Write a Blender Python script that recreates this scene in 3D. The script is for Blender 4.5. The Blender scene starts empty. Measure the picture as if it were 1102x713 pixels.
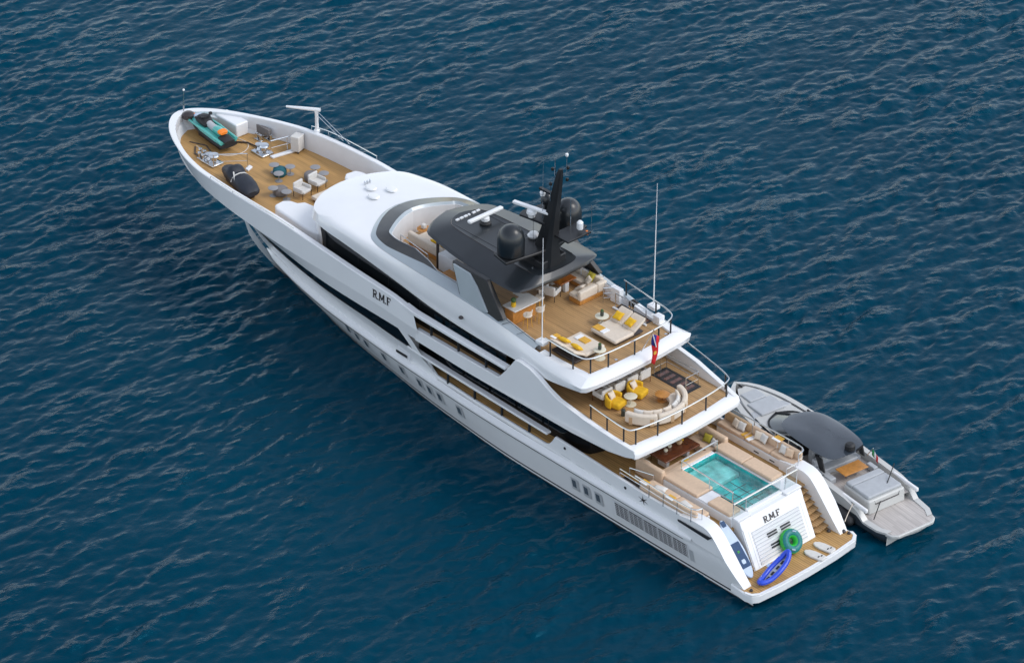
import bpy, bmesh, math, random
import numpy as np
from mathutils import Vector, Matrix
R = math.radians
random.seed(7)
sc = bpy.context.scene
C = sc.collection
# ------------------------------------------------------------------ camera
cam = bpy.data.cameras.new("camera"); cam_o = bpy.data.objects.new("camera", cam); C.objects.link(cam_o)
cam.sensor_width = 36.0; cam.lens = 3559.13 / 1102 * 36; cam.clip_start = 1.0; cam.clip_end = 9000
cp, ca, cr = R(31.59), R(-42.983), R(0.2685)
h_ = Vector((math.cos(ca), math.sin(ca), 0)); r_ = Vector((math.sin(ca), -math.cos(ca), 0))
d_ = h_ * math.cos(cp) + Vector((0, 0, -math.sin(cp))); u_ = r_.cross(d_)
r2 = r_ * math.cos(cr) + u_ * math.sin(cr); u2 = u_ * math.cos(cr) - r_ * math.sin(cr)
cam_o.matrix_world = Matrix(((r2.x, u2.x, -d_.x, -95.936), (r2.y, u2.y, -d_.y, 111.073), (r2.z, u2.z, -d_.z, 105.331), (0, 0, 0, 1)))
sc.camera = cam_o
# ------------------------------------------------------------------ light
SUN_EL, SUN_AZ = R(47), R(-145)            # azimuth measured from +X towards +Y (ship axes); bright overcast
w = bpy.data.worlds.new("World"); sc.world = w; w.use_nodes = True
nt = w.node_tree; sky = nt.nodes.new("ShaderNodeTexSky"); sky.sky_type = 'NISHITA'; sky.sun_disc = False
sky.sun_elevation = SUN_EL; sky.sun_rotation = R(90) - SUN_AZ
sky.air_density = 1.0; sky.dust_density = 0.7; sky.ozone_density = 1.0
bg = nt.nodes["Background"]; hs = nt.nodes.new("ShaderNodeHueSaturation"); hs.inputs["Saturation"].default_value = .44   # thin overcast: pale sky
nt.links.new(sky.outputs[0], hs.inputs["Color"]); nt.links.new(hs.outputs[0], bg.inputs[0]); bg.inputs[1].default_value = 0.15
sun = bpy.data.lights.new("sun", 'SUN'); sun.energy = 0.55; sun.angle = R(24); sun.color = (1, .955, .89)
sun_o = bpy.data.objects.new("sun", sun); C.objects.link(sun_o)
sv = Vector((math.cos(SUN_EL) * math.cos(SUN_AZ), math.cos(SUN_EL) * math.sin(SUN_AZ), math.sin(SUN_EL)))
sun_o.rotation_euler = (-sv).to_track_quat('-Z', 'Y').to_euler()
sc.view_settings.view_transform = 'Standard'; sc.view_settings.look = 'None'
sc.view_settings.gamma = 1; sc.view_settings.use_curve_mapping = False
sc.view_settings.exposure = 0.86
# ------------------------------------------------------------------ materials
def mat(name, col, rough=.5, metal=0, var=.06, scale=3.0, bump=0, coat=0, spec=.5):
    m = bpy.data.materials.new(name); m.use_nodes = True
    n = m.node_tree.nodes; l = m.node_tree.links; b = n["Principled BSDF"]
    b.inputs["Roughness"].default_value = rough; b.inputs["Metallic"].default_value = metal
    b.inputs["Coat Weight"].default_value = coat; b.inputs["Specular IOR Level"].default_value = spec
    tc = n.new("ShaderNodeTexCoord"); no = n.new("ShaderNodeTexNoise")
    no.inputs["Scale"].default_value = scale; no.inputs["Detail"].default_value = 4
    l.new(tc.outputs["Object"], no.inputs["Vector"])
    rp = n.new("ShaderNodeValToRGB")
    rp.color_ramp.elements[0].position = .3; rp.color_ramp.elements[1].position = .7
    rp.color_ramp.elements[0].color = (*[c * (1 - var) for c in col], 1)
    rp.color_ramp.elements[1].color = (*[min(1, c * (1 + var)) for c in col], 1)
    l.new(no.outputs["Fac"], rp.inputs[0]); l.new(rp.outputs[0], b.inputs["Base Color"])
    if bump:
        bp = n.new("ShaderNodeBump"); bp.inputs["Strength"].default_value = bump; bp.inputs["Distance"].default_value = .02
        n2 = n.new("ShaderNodeTexNoise"); n2.inputs["Scale"].default_value = scale * 8
        l.new(tc.outputs["Object"], n2.inputs["Vector"]); l.new(n2.outputs["Fac"], bp.inputs["Height"]); l.new(bp.outputs[0], b.inputs["Normal"])
    return m
def teak(name, col, seam=.55, width=.16, rough=.6):
    m = bpy.data.materials.new(name); m.use_nodes = True
    n = m.node_tree.nodes; l = m.node_tree.links; b = n["Principled BSDF"]; b.inputs["Roughness"].default_value = rough
    tc = n.new("ShaderNodeTexCoord"); sp = n.new("ShaderNodeSeparateXYZ"); l.new(tc.outputs["Object"], sp.inputs[0])
    def math_(op, a, bv=None):
        x = n.new("ShaderNodeMath"); x.operation = op
        for i, v in enumerate((a, bv)):
            if v is None: continue
            if isinstance(v, (int, float)): x.inputs[i].default_value = v
            else: l.new(v, x.inputs[i])
        return x.outputs[0]
    q = math_('DIVIDE', sp.outputs["Y"], width); fl = math_('FLOOR', q); fr = math_('FRACT', q)
    seamv = math_('LESS_THAN', math_('ABSOLUTE', math_('SUBTRACT', fr, .5)), .08)
    cb = n.new("ShaderNodeCombineXYZ"); l.new(math_('MULTIPLY', fl, 7.3), cb.inputs["Y"])
    l.new(math_('FLOOR', math_('ADD', math_('DIVIDE', sp.outputs["X"], 2.6), math_('MULTIPLY', fl, .37))), cb.inputs["X"])
    wn = n.new("ShaderNodeTexWhiteNoise"); l.new(cb.outputs[0], wn.inputs["Vector"])
    no = n.new("ShaderNodeTexNoise"); no.inputs["Scale"].default_value = 1.2; no.inputs["Detail"].default_value = 6
    mp = n.new("ShaderNodeMapping"); mp.inputs["Scale"].default_value = (.35, 2.2, 1); l.new(tc.outputs["Object"], mp.inputs[0]); l.new(mp.outputs[0], no.inputs["Vector"])
    val = math_('ADD', math_('MULTIPLY', wn.outputs["Value"], .30), math_('MULTIPLY', no.outputs["Fac"], .7))
    rp = n.new("ShaderNodeValToRGB"); e = rp.color_ramp.elements
    e[0].position = .25; e[1].position = .75
    e[0].color = (*[c * .74 for c in col], 1); e[1].color = (*[min(1, c * 1.2) for c in col], 1)
    l.new(val, rp.inputs[0])
    mx = n.new("ShaderNodeMix"); mx.data_type = 'RGBA'; l.new(seamv, mx.inputs["Factor"]); l.new(rp.outputs[0], mx.inputs[6])
    mx.inputs[7].default_value = (*[c * seam for c in col], 1); l.new(mx.outputs[2], b.inputs["Base Color"])
    return m
M = {}
M['white'] = mat('white_gelcoat', (.80, .81, .82), .22, var=.02, scale=.6, coat=.3)
M['white2'] = mat('white_satin', (.74, .75, .77), .4, var=.03, scale=1.5)
M['silver'] = mat('silver_paint', (.36, .41, .44), .3, metal=.2, var=.04, scale=.8, coat=.3)
M['black'] = mat('dark_hardtop_paint', (.013, .017, .021), .32, var=.15, scale=.7, coat=.2)
M['mast'] = mat('black_mast_paint', (.012, .013, .015), .4, var=.2, scale=2)
M['glass'] = mat('dark_window_glass', (.006, .008, .010), .04, var=.3, scale=.5, spec=.6)
M['steel'] = mat('polished_steel', (.62, .64, .66), .18, metal=1, var=.05)
M['darkpost'] = mat('dark_post_paint', (.02, .022, .025), .4, var=.1)
M['teak'] = teak('teak_planks', (.52, .30, .105), .4)
M['teak_grey'] = teak('weathered_teak', (.47, .285, .125), .4)
M['teak_pale'] = teak('pale_synthetic_teak', (.50, .46, .43), .8)
M['varnish'] = mat('varnished_wood', (.30, .095, .018), .2, var=.25, scale=4, coat=.6)
M['walnut'] = mat('walnut_table', (.12, .033, .012), .18, var=.3, scale=3, coat=.6)
M['orangewood'] = mat('orange_teak_furniture', (.50, .22, .05), .4, var=.15, scale=5)
M['beige'] = mat('beige_canvas', (.64, .47, .33), .85, var=.05, scale=6, bump=.15)
M['cream'] = mat('cream_fabric', (.68, .59, .485), .9, var=.05, scale=6, bump=.15)
M['pale'] = mat('white_fabric', (.64, .62, .585), .9, var=.04, scale=6, bump=.15)
M['tan'] = mat('tan_leather', (.52, .35, .20), .6, var=.08, scale=5)
M['yellow'] = mat('yellow_fabric', (.74, .43, .015), .85, var=.1, scale=6, bump=.2)
M['ochre'] = mat('ochre_towel', (.66, .36, .05), .95, var=.1, scale=9, bump=.3)
M['olive'] = mat('olive_cushion', (.42, .35, .04), .9, var=.1, scale=8)
M['grey'] = mat('grey_fabric', (.20, .185, .18), .9, var=.1, scale=8, bump=.2)
M['greytop'] = mat('grey_tabletop', (.27, .265, .27), .5, var=.06)
M['teal'] = mat('teal_velvet', (.008, .10, .13), .8, var=.15, scale=8)
M['ltgrey'] = mat('light_grey_vinyl', (.42, .44, .46), .6, var=.05, scale=3, bump=.1)
M['rubber'] = mat('black_rubber', (.015, .016, .018), .6, var=.2)
M['navycover'] = mat('navy_cover', (.012, .016, .026), .55, var=.2, scale=4, bump=.3)
M['mint'] = mat('mint_plastic', (.08, .43, .38), .3, var=.05, coat=.4)
M['orange'] = mat('orange_plastic', (.85, .22, .02), .4, var=.06)
M['green'] = mat('green_vinyl', (.03, .45, .05), .35, var=.15, scale=10)
M['tubeteal'] = mat('teal_vinyl', (.004, .17, .17), .4, var=.3, scale=14)
M['blue'] = mat('blue_vinyl', (.015, .065, .60), .35, var=.12, scale=6, coat=.3)
M['navy'] = mat('navy_pad', (.006, .045, .13), .6, var=.15, scale=8)
M['paleblue'] = mat('pale_blue_board', (.42, .52, .66), .35, var=.05)
M['red'] = mat('red_bunting', (.60, .012, .02), .8, var=.1)
M['flagblue'] = mat('blue_bunting', (.01, .02, .20), .8, var=.1)
M['flaggreen'] = mat('green_bunting', (.01, .25, .06), .8, var=.1)
M['flagwhite'] = mat('white_bunting', (.8, .8, .8), .8, var=.03)
M['stone'] = mat('pale_stone_top', (.70, .66, .52), .4, var=.06)
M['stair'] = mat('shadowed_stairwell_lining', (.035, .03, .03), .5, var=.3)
M['tile'] = mat('teal_pool_tile', (.02, .42, .42), .25, var=.45, scale=1.8)  # strong mottling paints the caustics of the pool water into the tile
M['tile2'] = mat('pale_pool_tile', (.26, .58, .57), .25, var=.40, scale=1.6)  # same painted caustic mottling, on the paler bench
M['tender'] = mat('tender_gelcoat', (.52, .52, .50), .3, var=.03, coat=.2)
M['tenderdark'] = mat('tender_slate_hull', (.035, .045, .055), .3, var=.1, coat=.3)
M['tendertop'] = mat('tender_roof_paint', (.035, .045, .058), .16, var=.1, scale=.8, coat=.6)
M['letter'] = mat('letter_bronze', (.06, .05, .05), .3, metal=.4, var=.1)
M['boot'] = mat('boot_stripe_black', (.012, .014, .018), .5, var=.1)
M['antifoul'] = mat('antifouling_black', (.02, .024, .03), .6, var=.1)
M['pane'] = mat('porthole_pane', (.10, .125, .15), .12, var=.1)
M['recess'] = mat('porthole_recess', (.46, .48, .50), .4, var=.05)
M['vase'] = mat('smoked_glass_vase', (.05, .06, .05), .1, var=.2)
M['leaf'] = mat('green_leaves', (.05, .10, .03), .7, var=.3, scale=20)
def glassmat(name, tint, alpha, rough=.03):
    m = bpy.data.materials.new(name); m.use_nodes = True
    n = m.node_tree.nodes; l = m.node_tree.links; out = n["Material Output"]; n.remove(n["Principled BSDF"])
    tr = n.new("ShaderNodeBsdfTransparent"); tr.inputs[0].default_value = (*tint, 1)
    gl = n.new("ShaderNodeBsdfGlossy"); gl.inputs["Roughness"].default_value = rough
    fr = n.new("ShaderNodeFresnel"); fr.inputs[0].default_value = 1.4
    ad = n.new("ShaderNodeMath"); ad.operation = 'ADD'; ad.inputs[1].default_value = alpha
    ge = n.new("ShaderNodeNewGeometry"); inv = n.new("ShaderNodeMath"); inv.operation = 'SUBTRACT'; inv.inputs[0].default_value = 1; l.new(ge.outputs["Backfacing"], inv.inputs[1])
    mu = n.new("ShaderNodeMath"); mu.operation = 'MULTIPLY'; l.new(fr.outputs[0], mu.inputs[0]); l.new(inv.outputs[0], mu.inputs[1]); l.new(mu.outputs[0], ad.inputs[0])
    mx = n.new("ShaderNodeMixShader"); l.new(ad.outputs[0], mx.inputs[0]); l.new(tr.outputs[0], mx.inputs[1]); l.new(gl.outputs[0], mx.inputs[2])
    l.new(mx.outputs[0], out.inputs[0]); return m, n, l, gl, fr
M['clear'] = glassmat('clear_glass', (.90, .94, .94), .03)[0]
M['tint'] = glassmat('smoke_glass', (.34, .37, .39), .10)[0]
M['cowlreflect'] = mat('cowl_painted_reflection', (.20, .15, .09), .5, var=.85, scale=.45)  # patchy tan and dark tone paints in the reflections of the windscreen
M['tintblue'] = glassmat('blue_edge_glass', (.45, .62, .70), .10)[0]
pm, pn, pl, pg, pf = glassmat('pool_water', (.78, .97, .95), .06)
pno = pn.new("ShaderNodeTexNoise"); pno.inputs["Scale"].default_value = 1.3; pno.inputs["Detail"].default_value = 4; pno.inputs["Distortion"].default_value = 2.0
pbp = pn.new("ShaderNodeBump"); pbp.inputs["Strength"].default_value = .8; pbp.inputs["Distance"].default_value = .10
ptc = pn.new("ShaderNodeTexCoord"); pl.new(ptc.outputs["Object"], pno.inputs["Vector"])
pl.new(pno.outputs["Fac"], pbp.inputs["Height"]); pl.new(pbp.outputs[0], pg.inputs["Normal"]); pl.new(pbp.outputs[0], pf.inputs["Normal"])
M['poolwater'] = pm
# sea
m = bpy.data.materials.new('sea_water'); m.use_nodes = True
n = m.node_tree.nodes; l = m.node_tree.links; b = n["Principled BSDF"]
b.inputs["Roughness"].default_value = .06; b.inputs["IOR"].default_value = 1.333; b.inputs["Specular IOR Level"].default_value = .19; b.inputs["Specular Tint"].default_value = (.08, .62, 1, 1)
tc = n.new("ShaderNodeTexCoord"); no = n.new("ShaderNodeTexNoise"); no.inputs["Scale"].default_value = .04; no.inputs["Detail"].default_value = 3
l.new(tc.outputs["Object"], no.inputs["Vector"]); rp = n.new("ShaderNodeValToRGB")
rp.color_ramp.elements[0].position = .3; rp.color_ramp.elements[1].position = .7
rp.color_ramp.elements[0].color = (.0001, .029, .054, 1); rp.color_ramp.elements[1].color = (.0001, .039, .070, 1)
l.new(no.outputs["Fac"], rp.inputs[0]); l.new(rp.outputs[0], b.inputs["Base Color"])
prev = None
for (scl, dist, strength, rot) in ((2.6, .12, .8, 0), (6.5, .055, .9, 20)):
    mp = n.new("ShaderNodeMapping"); mp.inputs["Rotation"].default_value = (0, 0, R(0 + rot)); mp.inputs["Scale"].default_value = (1, .6, 1)
    l.new(tc.outputs["Object"], mp.inputs[0]); nn = n.new("ShaderNodeTexNoise"); nn.inputs["Scale"].default_value = scl; nn.inputs["Detail"].default_value = 4
    l.new(mp.outputs[0], nn.inputs["Vector"]); bp = n.new("ShaderNodeBump"); bp.inputs["Distance"].default_value = dist; bp.inputs["Strength"].default_value = strength
    at = n.new("ShaderNodeAttribute"); at.attribute_name = "ripple"; ml = n.new("ShaderNodeMath"); ml.operation = 'MULTIPLY'
    l.new(nn.outputs["Fac"], ml.inputs[0]); l.new(at.outputs["Fac"], ml.inputs[1]); l.new(ml.outputs[0], bp.inputs["Height"])
    if prev: l.new(prev.outputs[0], bp.inputs["Normal"])
    prev = bp
l.new(prev.outputs[0], b.inputs["Normal"]); M['sea'] = m
# ------------------------------------------------------------------ mesh helpers
class MB:
    def __init__(s): s.v = []; s.f = []; s.half = None
    def add(s, vs, fs):
        o = len(s.v); s.v += [tuple(map(float, p)) for p in vs]; s.f += [tuple(o + i for i in f) for f in fs]; return s
    def box(s, x0, x1, y0, y1, z0, z1):
        vs = [(x, y, z) for x in (x0, x1) for y in (y0, y1) for z in (z0, z1)]
        return s.add(vs, [(0, 1, 3, 2), (4, 6, 7, 5), (0, 4, 5, 1), (2, 3, 7, 6), (0, 2, 6, 4), (1, 5, 7, 3)])
    def prism(s, pts, ax, a, b):
        k = len(pts)
        def P(p, t): return {'x': (t, p[0], p[1]), 'y': (p[0], t, p[1]), 'z': (p[0], p[1], t)}[ax]
        return s.add([P(p, a) for p in pts] + [P(p, b) for p in pts],
                     [tuple(range(k)), tuple(range(2 * k - 1, k - 1, -1))] + [(i, (i + 1) % k, k + (i + 1) % k, k + i) for i in range(k)])
    def grid(s, rows, closed=False):
        k = len(rows[0]); vs = [p for r in rows for p in r]; fs = []
        for i in range(len(rows) - 1):
            for j in range(k if closed else k - 1):
                j2 = (j + 1) % k; fs.append((i * k + j, i * k + j2, (i + 1) * k + j2, (i + 1) * k + j))
        return s.add(vs, fs)
    def tube(s, pts, r, n=6, closed=False):
        pts = [Vector(p) for p in pts]; rows = []; k = len(pts)
        for i, p in enumerate(pts):
            a = pts[(i - 1) % k] if (closed or i > 0) else p; b_ = pts[(i + 1) % k] if (closed or i < k - 1) else p
            d = (b_ - a).normalized(); up = Vector((0, 0, 1)) if abs(d.z) < .9 else Vector((1, 0, 0))
            e = d.cross(up).normalized(); g = e.cross(d); rr = r[i] if isinstance(r, (list, tuple)) else r
            rows.append([tuple(p + e * math.cos(2 * math.pi * j / n) * rr + g * math.sin(2 * math.pi * j / n) * rr) for j in range(n)])
        if closed: rows.append(rows[0])
        s.grid(rows, True)
        if not closed:
            o = len(s.v); s.f.append(tuple(range(o - n, o))); s.f.append(tuple(range(o - len(rows) * n, o - len(rows) * n + n)))
        return s
    def lathe(s, prof, c=(0, 0, 0), n=20, sx=1, sy=1):
        rows = [[(c[0] + r * sx * math.cos(2 * math.pi * j / n), c[1] + r * sy * math.sin(2 * math.pi * j / n), c[2] + z) for j in range(n)] for r, z in prof]
        s.grid(rows, True); o = len(s.v)
        s.f.append(tuple(range(o - n, o))); s.f.append(tuple(range(o - len(rows) * n, o - len(rows) * n + n))); return s
    def ball(s, c, r, n=14, sz=1.0):
        return s.lathe([(r * math.sin(math.pi * i / 10) + 1e-4, -r * sz * math.cos(math.pi * i / 10)) for i in range(11)], c, n)
    def mirror(s):
        o = len(s.v); s.half = (o, len(s.f)); s.v += [(x, -y, z) for x, y, z in s.v]; s.f += [tuple(reversed([o + i for i in f])) for f in s.f]; return s
    def xf(s, fn): s.v = [tuple(fn(*p)) for p in s.v]; return s
    def build(s, name, material, parent=None, **kw):
        if s.half and min(abs(p[1]) for p in s.v) > .02:      # port and starboard pieces become two objects
            hv, hf = s.half; a, b_ = MB(), MB()
            a.v, a.f = s.v[:hv], s.f[:hf]; b_.v, b_.f = s.v[hv:], [tuple(i - hv for i in f) for f in s.f[hf:]]
            a.build(name, material, parent, **kw); return b_.build(name, material, parent, **kw)
        return s.build1(name, material, parent, **kw)
    def build1(s, name, material, parent=None, bevel=0, seg=2, smooth=35, weld=True, solid=0, sub=0):
        me = bpy.data.meshes.new(name); me.from_pydata(s.v, [], s.f)
        bm = bmesh.new(); bm.from_mesh(me)
        if weld: bmesh.ops.remove_doubles(bm, verts=bm.verts, dist=1e-4)
        bmesh.ops.recalc_face_normals(bm, faces=bm.faces); bm.to_mesh(me); bm.free()
        me.materials.append(material)
        if smooth: me.shade_smooth(); me.set_sharp_from_angle(angle=R(smooth))
        o = bpy.data.objects.new(name, me); C.objects.link(o); o.parent = parent
        if solid:
            md = o.modifiers.new("solid", 'SOLIDIFY'); md.thickness = solid; md.offset = 0
        if bevel:
            md = o.modifiers.new("bevel", 'BEVEL'); md.width = bevel; md.segments = seg; md.limit_method = 'ANGLE'; md.angle_limit = R(30)
            md.harden_normals = False
        if sub:
            md = o.modifiers.new("sub", 'SUBSURF'); md.levels = sub; md.render_levels = sub
        return o
def tag(o, label=None, cat=None, group=None, kind=None):
    if label: o["label"] = label
    if cat: o["category"] = cat
    if group: o["group"] = group
    if kind: o["kind"] = kind
    return o
def thing(name, label, cat, loc=(0, 0, 0), rz=0, group=None):
    o = bpy.data.objects.new(name, None); C.objects.link(o); o.location = loc; o.rotation_euler = (0, 0, rz)
    o.empty_display_size = .2
    return tag(o, label, cat, group)
def dup(root, loc, rz=None, label=None):
    r = root.copy(); C.objects.link(r); r.location = loc
    if rz is not None: r.rotation_euler = (0, 0, rz)
    if label: r["label"] = label
    for ch in list(root.children):
        c = ch.copy(); C.objects.link(c); c.parent = r
        for g in list(ch.children):
            d = g.copy(); C.objects.link(d); d.parent = c
    return r
def rbox(name, x0, x1, y0, y1, z0, z1, material, parent, bevel=.06, seg=3):
    return MB().box(x0, x1, y0, y1, z0, z1).build(name, material, parent, bevel=min(bevel, .45 * min(abs(x1 - x0), abs(y1 - y0), abs(z1 - z0))), seg=seg)
def lerp(a, b, t): return a + (b - a) * t
def curve(d):
    xs = sorted(d); ys = [d[x] for x in xs]
    # monotone-ish smooth interpolation (Catmull-Rom with clamped tangents)
    def f(x):
        if x <= xs[0]: return ys[0]
        if x >= xs[-1]: return ys[-1]
        i = max(k for k in range(len(xs)) if xs[k] <= x); i = min(i, len(xs) - 2)
        h = xs[i + 1] - xs[i]; t = (x - xs[i]) / h; s1 = (ys[i + 1] - ys[i]) / h
        s0 = (ys[i] - ys[i - 1]) / (xs[i] - xs[i - 1]) if i > 0 else s1
        s2 = (ys[i + 2] - ys[i + 1]) / (xs[i + 2] - xs[i + 1]) if i < len(xs) - 2 else s1
        def tg(a, b_): return 0 if a * b_ <= 0 else 2 * a * b_ / (a + b_)
        m0, m1 = tg(s0, s1), tg(s1, s2)
        return (2*t**3-3*t*t+1)*ys[i] + (t**3-2*t*t+t)*h*m0 + (-2*t**3+3*t*t)*ys[i+1] + (t**3-t*t)*h*m1
    return f
def smoothpath(pts, n=6):
    P = [Vector(p) for p in pts]; out = []
    for i in range(len(P) - 1):
        a = P[max(i - 1, 0)]; b_ = P[i]; c = P[i + 1]; d = P[min(i + 2, len(P) - 1)]
        for k in range(n):
            t = k / n
            out.append(.5 * ((2 * b_) + (c - a) * t + (2 * a - 5 * b_ + 4 * c - d) * t * t + (3 * b_ - a - 3 * c + d) * t ** 3))
    out.append(P[-1]); return [tuple(p) for p in out]
# ------------------------------------------------------------------ sea: one sheet, real waves near the ship
def make_sea():
    N, Lw = 900, 136.0; rng = np.random.default_rng(11)
    k1 = np.fft.fftfreq(N, Lw / N) * 2 * np.pi; kx, ky = np.meshgrid(k1, k1, indexing='ij'); k = np.hypot(kx, ky); k[0, 0] = 1
    wd = np.array([math.cos(R(6)), math.sin(R(6))])
    cosf = (kx * wd[0] + ky * wd[1]) / k
    kp = 2 * np.pi / 2.8
    P = np.exp(-1.0 * (kp / k) ** 2) * k ** -3.7 * (0.04 + np.abs(cosf) ** 4) * np.exp(-(k * .045) ** 2); P[0, 0] = 0
    iso = np.where(k > 2.5, k ** -2.9, 0) * np.exp(-(k * .05) ** 2) * (.5 + .5 * cosf ** 2); iso[0, 0] = 0
    swell = np.exp(-((k - 2 * np.pi / 8) / .25) ** 2) * np.abs(cosf) ** 8
    P = P / P.sum() + .16 * swell / swell.sum() + .03 * iso / iso.sum()
    h = np.sqrt(P) * (rng.normal(size=(N, N)) + 1j * rng.normal(size=(N, N)))
    Z = np.fft.ifft2(h).real; s = .050 / Z.std(); Z *= s
    hl = h * np.exp(-(k / 4.5) ** 2); DX = np.fft.ifft2(-1j * hl * kx / k).real * s; DY = np.fft.ifft2(-1j * hl * ky / k).real * s
    lf = rng.normal(size=(N, N)) + 1j * rng.normal(size=(N, N)); lf = np.fft.ifft2(lf * np.exp(-(k * 2.2) ** 2)).real; lf /= lf.std()
    gust = np.clip(1 + .18 * lf, .6, 1.5); Z *= gust; DX *= gust; DY *= gust
    t = (np.arange(N) / (N - 1) - .5) * Lw; X, Y = np.meshgrid(t + 37, t - 14, indexing='ij')
    e = np.clip((Lw / 2 - np.maximum(np.abs(X - 37), np.abs(Y + 14))) / 10, 0, 1)
    # wind ripples ride on the upper, windward part of each wave and gather in patches
    pt = rng.normal(size=(N, N)) + 1j * rng.normal(size=(N, N)); pt = np.fft.ifft2(pt * np.exp(-(k * .55) ** 2)).real; pt /= pt.std()
    gx = np.gradient(Z, axis=0); gx /= gx.std()
    rip = .30 + 1.0 * np.clip(.45 * Z / Z.std() - .20 * gx + .36 * pt - .40, 0, 1.3)
    co = np.stack([X + DX * e * 1.25, Y + DY * e * 1.25, Z * e], -1).reshape(-1, 3)
    idx = np.arange(N * N).reshape(N, N)
    q = np.stack([idx[:-1, :-1], idx[1:, :-1], idx[1:, 1:], idx[:-1, 1:]], -1).reshape(-1, 4)
    # outer flat ring to the horizon
    ring = np.concatenate([idx[:-1, 0], idx[-1, :-1], idx[:0:-1, -1], idx[0, :0:-1]])
    out = co[ring].copy(); dirv = out[:, :2] - np.array([37, -14]); out[:, :2] = np.array([37, -14]) + dirv * 60; out[:, 2] = 0
    nv = len(co); co = np.concatenate([co, out]); rk = len(ring); a = np.arange(rk); b2 = (a + 1) % rk
    q = np.concatenate([q, np.stack([ring[b2], ring[a], nv + a, nv + b2], -1)])
    me = bpy.data.meshes.new("sea"); me.vertices.add(len(co)); me.vertices.foreach_set("co", co.ravel().astype(np.float32))
    me.loops.add(q.size); me.loops.foreach_set("vertex_index", q.ravel().astype(np.int32))
    me.polygons.add(len(q)); me.polygons.foreach_set("loop_start", (np.arange(len(q)) * 4).astype(np.int32))
    me.polygons.foreach_set("loop_total", np.full(len(q), 4, np.int32)); me.update(calc_edges=True); me.validate()
    atr = me.attributes.new('ripple', 'FLOAT', 'POINT'); atr.data.foreach_set('value', np.concatenate([rip.ravel(), np.full(rk, .6)]).astype(np.float32))
    me.shade_smooth(); me.materials.append(M['sea'])
    o = bpy.data.objects.new("sea", me); C.objects.link(o); tag(o, kind="structure")
    o["label"] = "dark blue rippled sea around the yacht"
make_sea()
# ================================================================== THE YACHT
Y_ = thing("superyacht", "large white three deck motor yacht with black hardtop lying on the dark sea", "yacht")
Yt = curve({-1: 4.3, 0: 4.3, 8: 4.42, 20: 4.55, 26.5: 4.56, 32: 4.6, 40: 4.62, 43: 4.55, 46.5: 4.25, 48.6: 3.78, 50.7: 3.02, 51.6: 2.62, 52.5: 2.14, 53.3: 1.58, 53.9: .98, 54.2: .5, 54.32: 0})
Zt = curve({0: 6.2, 9: 6.24, 18: 6.55, 26.5: 6.72, 28.6: 7.02, 32: 7.25, 36: 7.55, 40: 7.78, 44: 7.74, 50: 7.5, 54.32: 7.4})
Yk = curve({26.5: 4.6, 40: 4.6, 43: 4.45, 46.5: 4.0, 48.6: 3.4, 50.7: 2.5, 52: 1.7, 53: .85, 53.45: 0})
Zk = curve({26.5: 5.7, 30.5: 5.95, 38: 6.1, 42: 6.3, 48: 6.4, 53.45: 6.4})
Yw = curve({26: 4.47, 34: 4.42, 38: 4.2, 42: 3.82, 46: 3.0, 49: 1.95, 50.6: 1.1, 51.8: 0})
Zw = curve({26: 4.93, 28.5: 5.0, 32.7: 5.06, 36.5: 5.2, 40: 5.46, 42: 5.6, 46: 5.76, 51.8: 5.76})
Yv = curve({26: 4.35, 30: 4.3, 34: 4.18, 38: 3.92, 42: 3.64, 46: 2.7, 48.5: 1.7, 49.8: .9, 50.7: 0})
Zv = curve({26: 3.95, 27.4: 4.0, 30.8: 4.24, 34.6: 4.38, 38: 4.62, 40.5: 5.02, 42: 5.32, 43.9: 5.66, 46: 5.7, 50.7: 5.65})
Yr = curve({-.5: 4.3, 4: 4.38, 11: 4.41, 18: 4.42, 22: 4.38, 27.4: 4.15, 31.6: 3.83, 35.8: 3.42, 39.4: 2.82, 42: 2.2, 44: 1.62, 46.3: .82, 48.3: 0})
Zr = curve({-.5: 2.32, 18: 2.35, 27: 2.47, 44: 2.55, 48.3: 2.7})
Y0 = curve({-.5: 3.9, 10: 3.95, 18: 3.9, 25: 3.45, 31: 2.7, 36.5: 1.82, 40: 1.0, 43: .3, 45.2: 0})
def hull_pt(yf, zf, x, dy=0, dz=0): return (x, max(yf(x) + dy, 0), (zf(x) if callable(zf) else zf) + dz)
def row(yf, zf, x0, x1, n=60, dy=0, dz=0, bow=False):
    out = []
    for i in range(n + 1):
        t = i / n
        if bow: t = 1 - (1 - t) ** 2.0 * (1) if False else math.sin(t * math.pi / 2)
        out.append(hull_pt(yf, zf, lerp(x0, x1, t), dy, dz))
    return out
XT, XK, XW, XV, XR, X0, XB = 54.32, 53.45, 51.8, 50.7, 48.3, 45.2, 43.5
Yb = lambda x: Y0(x * X0 / XB) * .55
A0 = .0
def brow(yf, zf, xe, a0=0.0, **k): return row(yf, zf, a0, xe, 90, bow=True, **k)
hull = MB()
hull.grid([brow(Yb, -1.6, XB), brow(lambda x: Y0(x) * .97, -.5, X0 - .3), brow(Y0, .0, X0), brow(Y0, .08, X0 + .06, dy=.01)]).mirror()
o = hull.build("hull_bottom", M['antifoul'], Y_)
b2 = MB(); Yx = lambda x: lerp(Y0(x), Yr(min(x, XR)), .10)
b2.grid([brow(lambda x: Y0(x) + .012, .08, X0 + .06), brow(lambda x: lerp(Y0(x), Yr(x), .06) + .012, .22, X0 + .14)]).mirror().build("boot_stripe", M['white'], Y_)
b2 = MB(); b2.grid([brow(lambda x: lerp(Y0(x), Yr(x), .06), .22, X0 + .14), brow(lambda x: lerp(Y0(x), Yr(x), .1), .32, X0 + .22)]).mirror().build("boot_stripe", M['boot'], Y_)
hu = MB()
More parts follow.
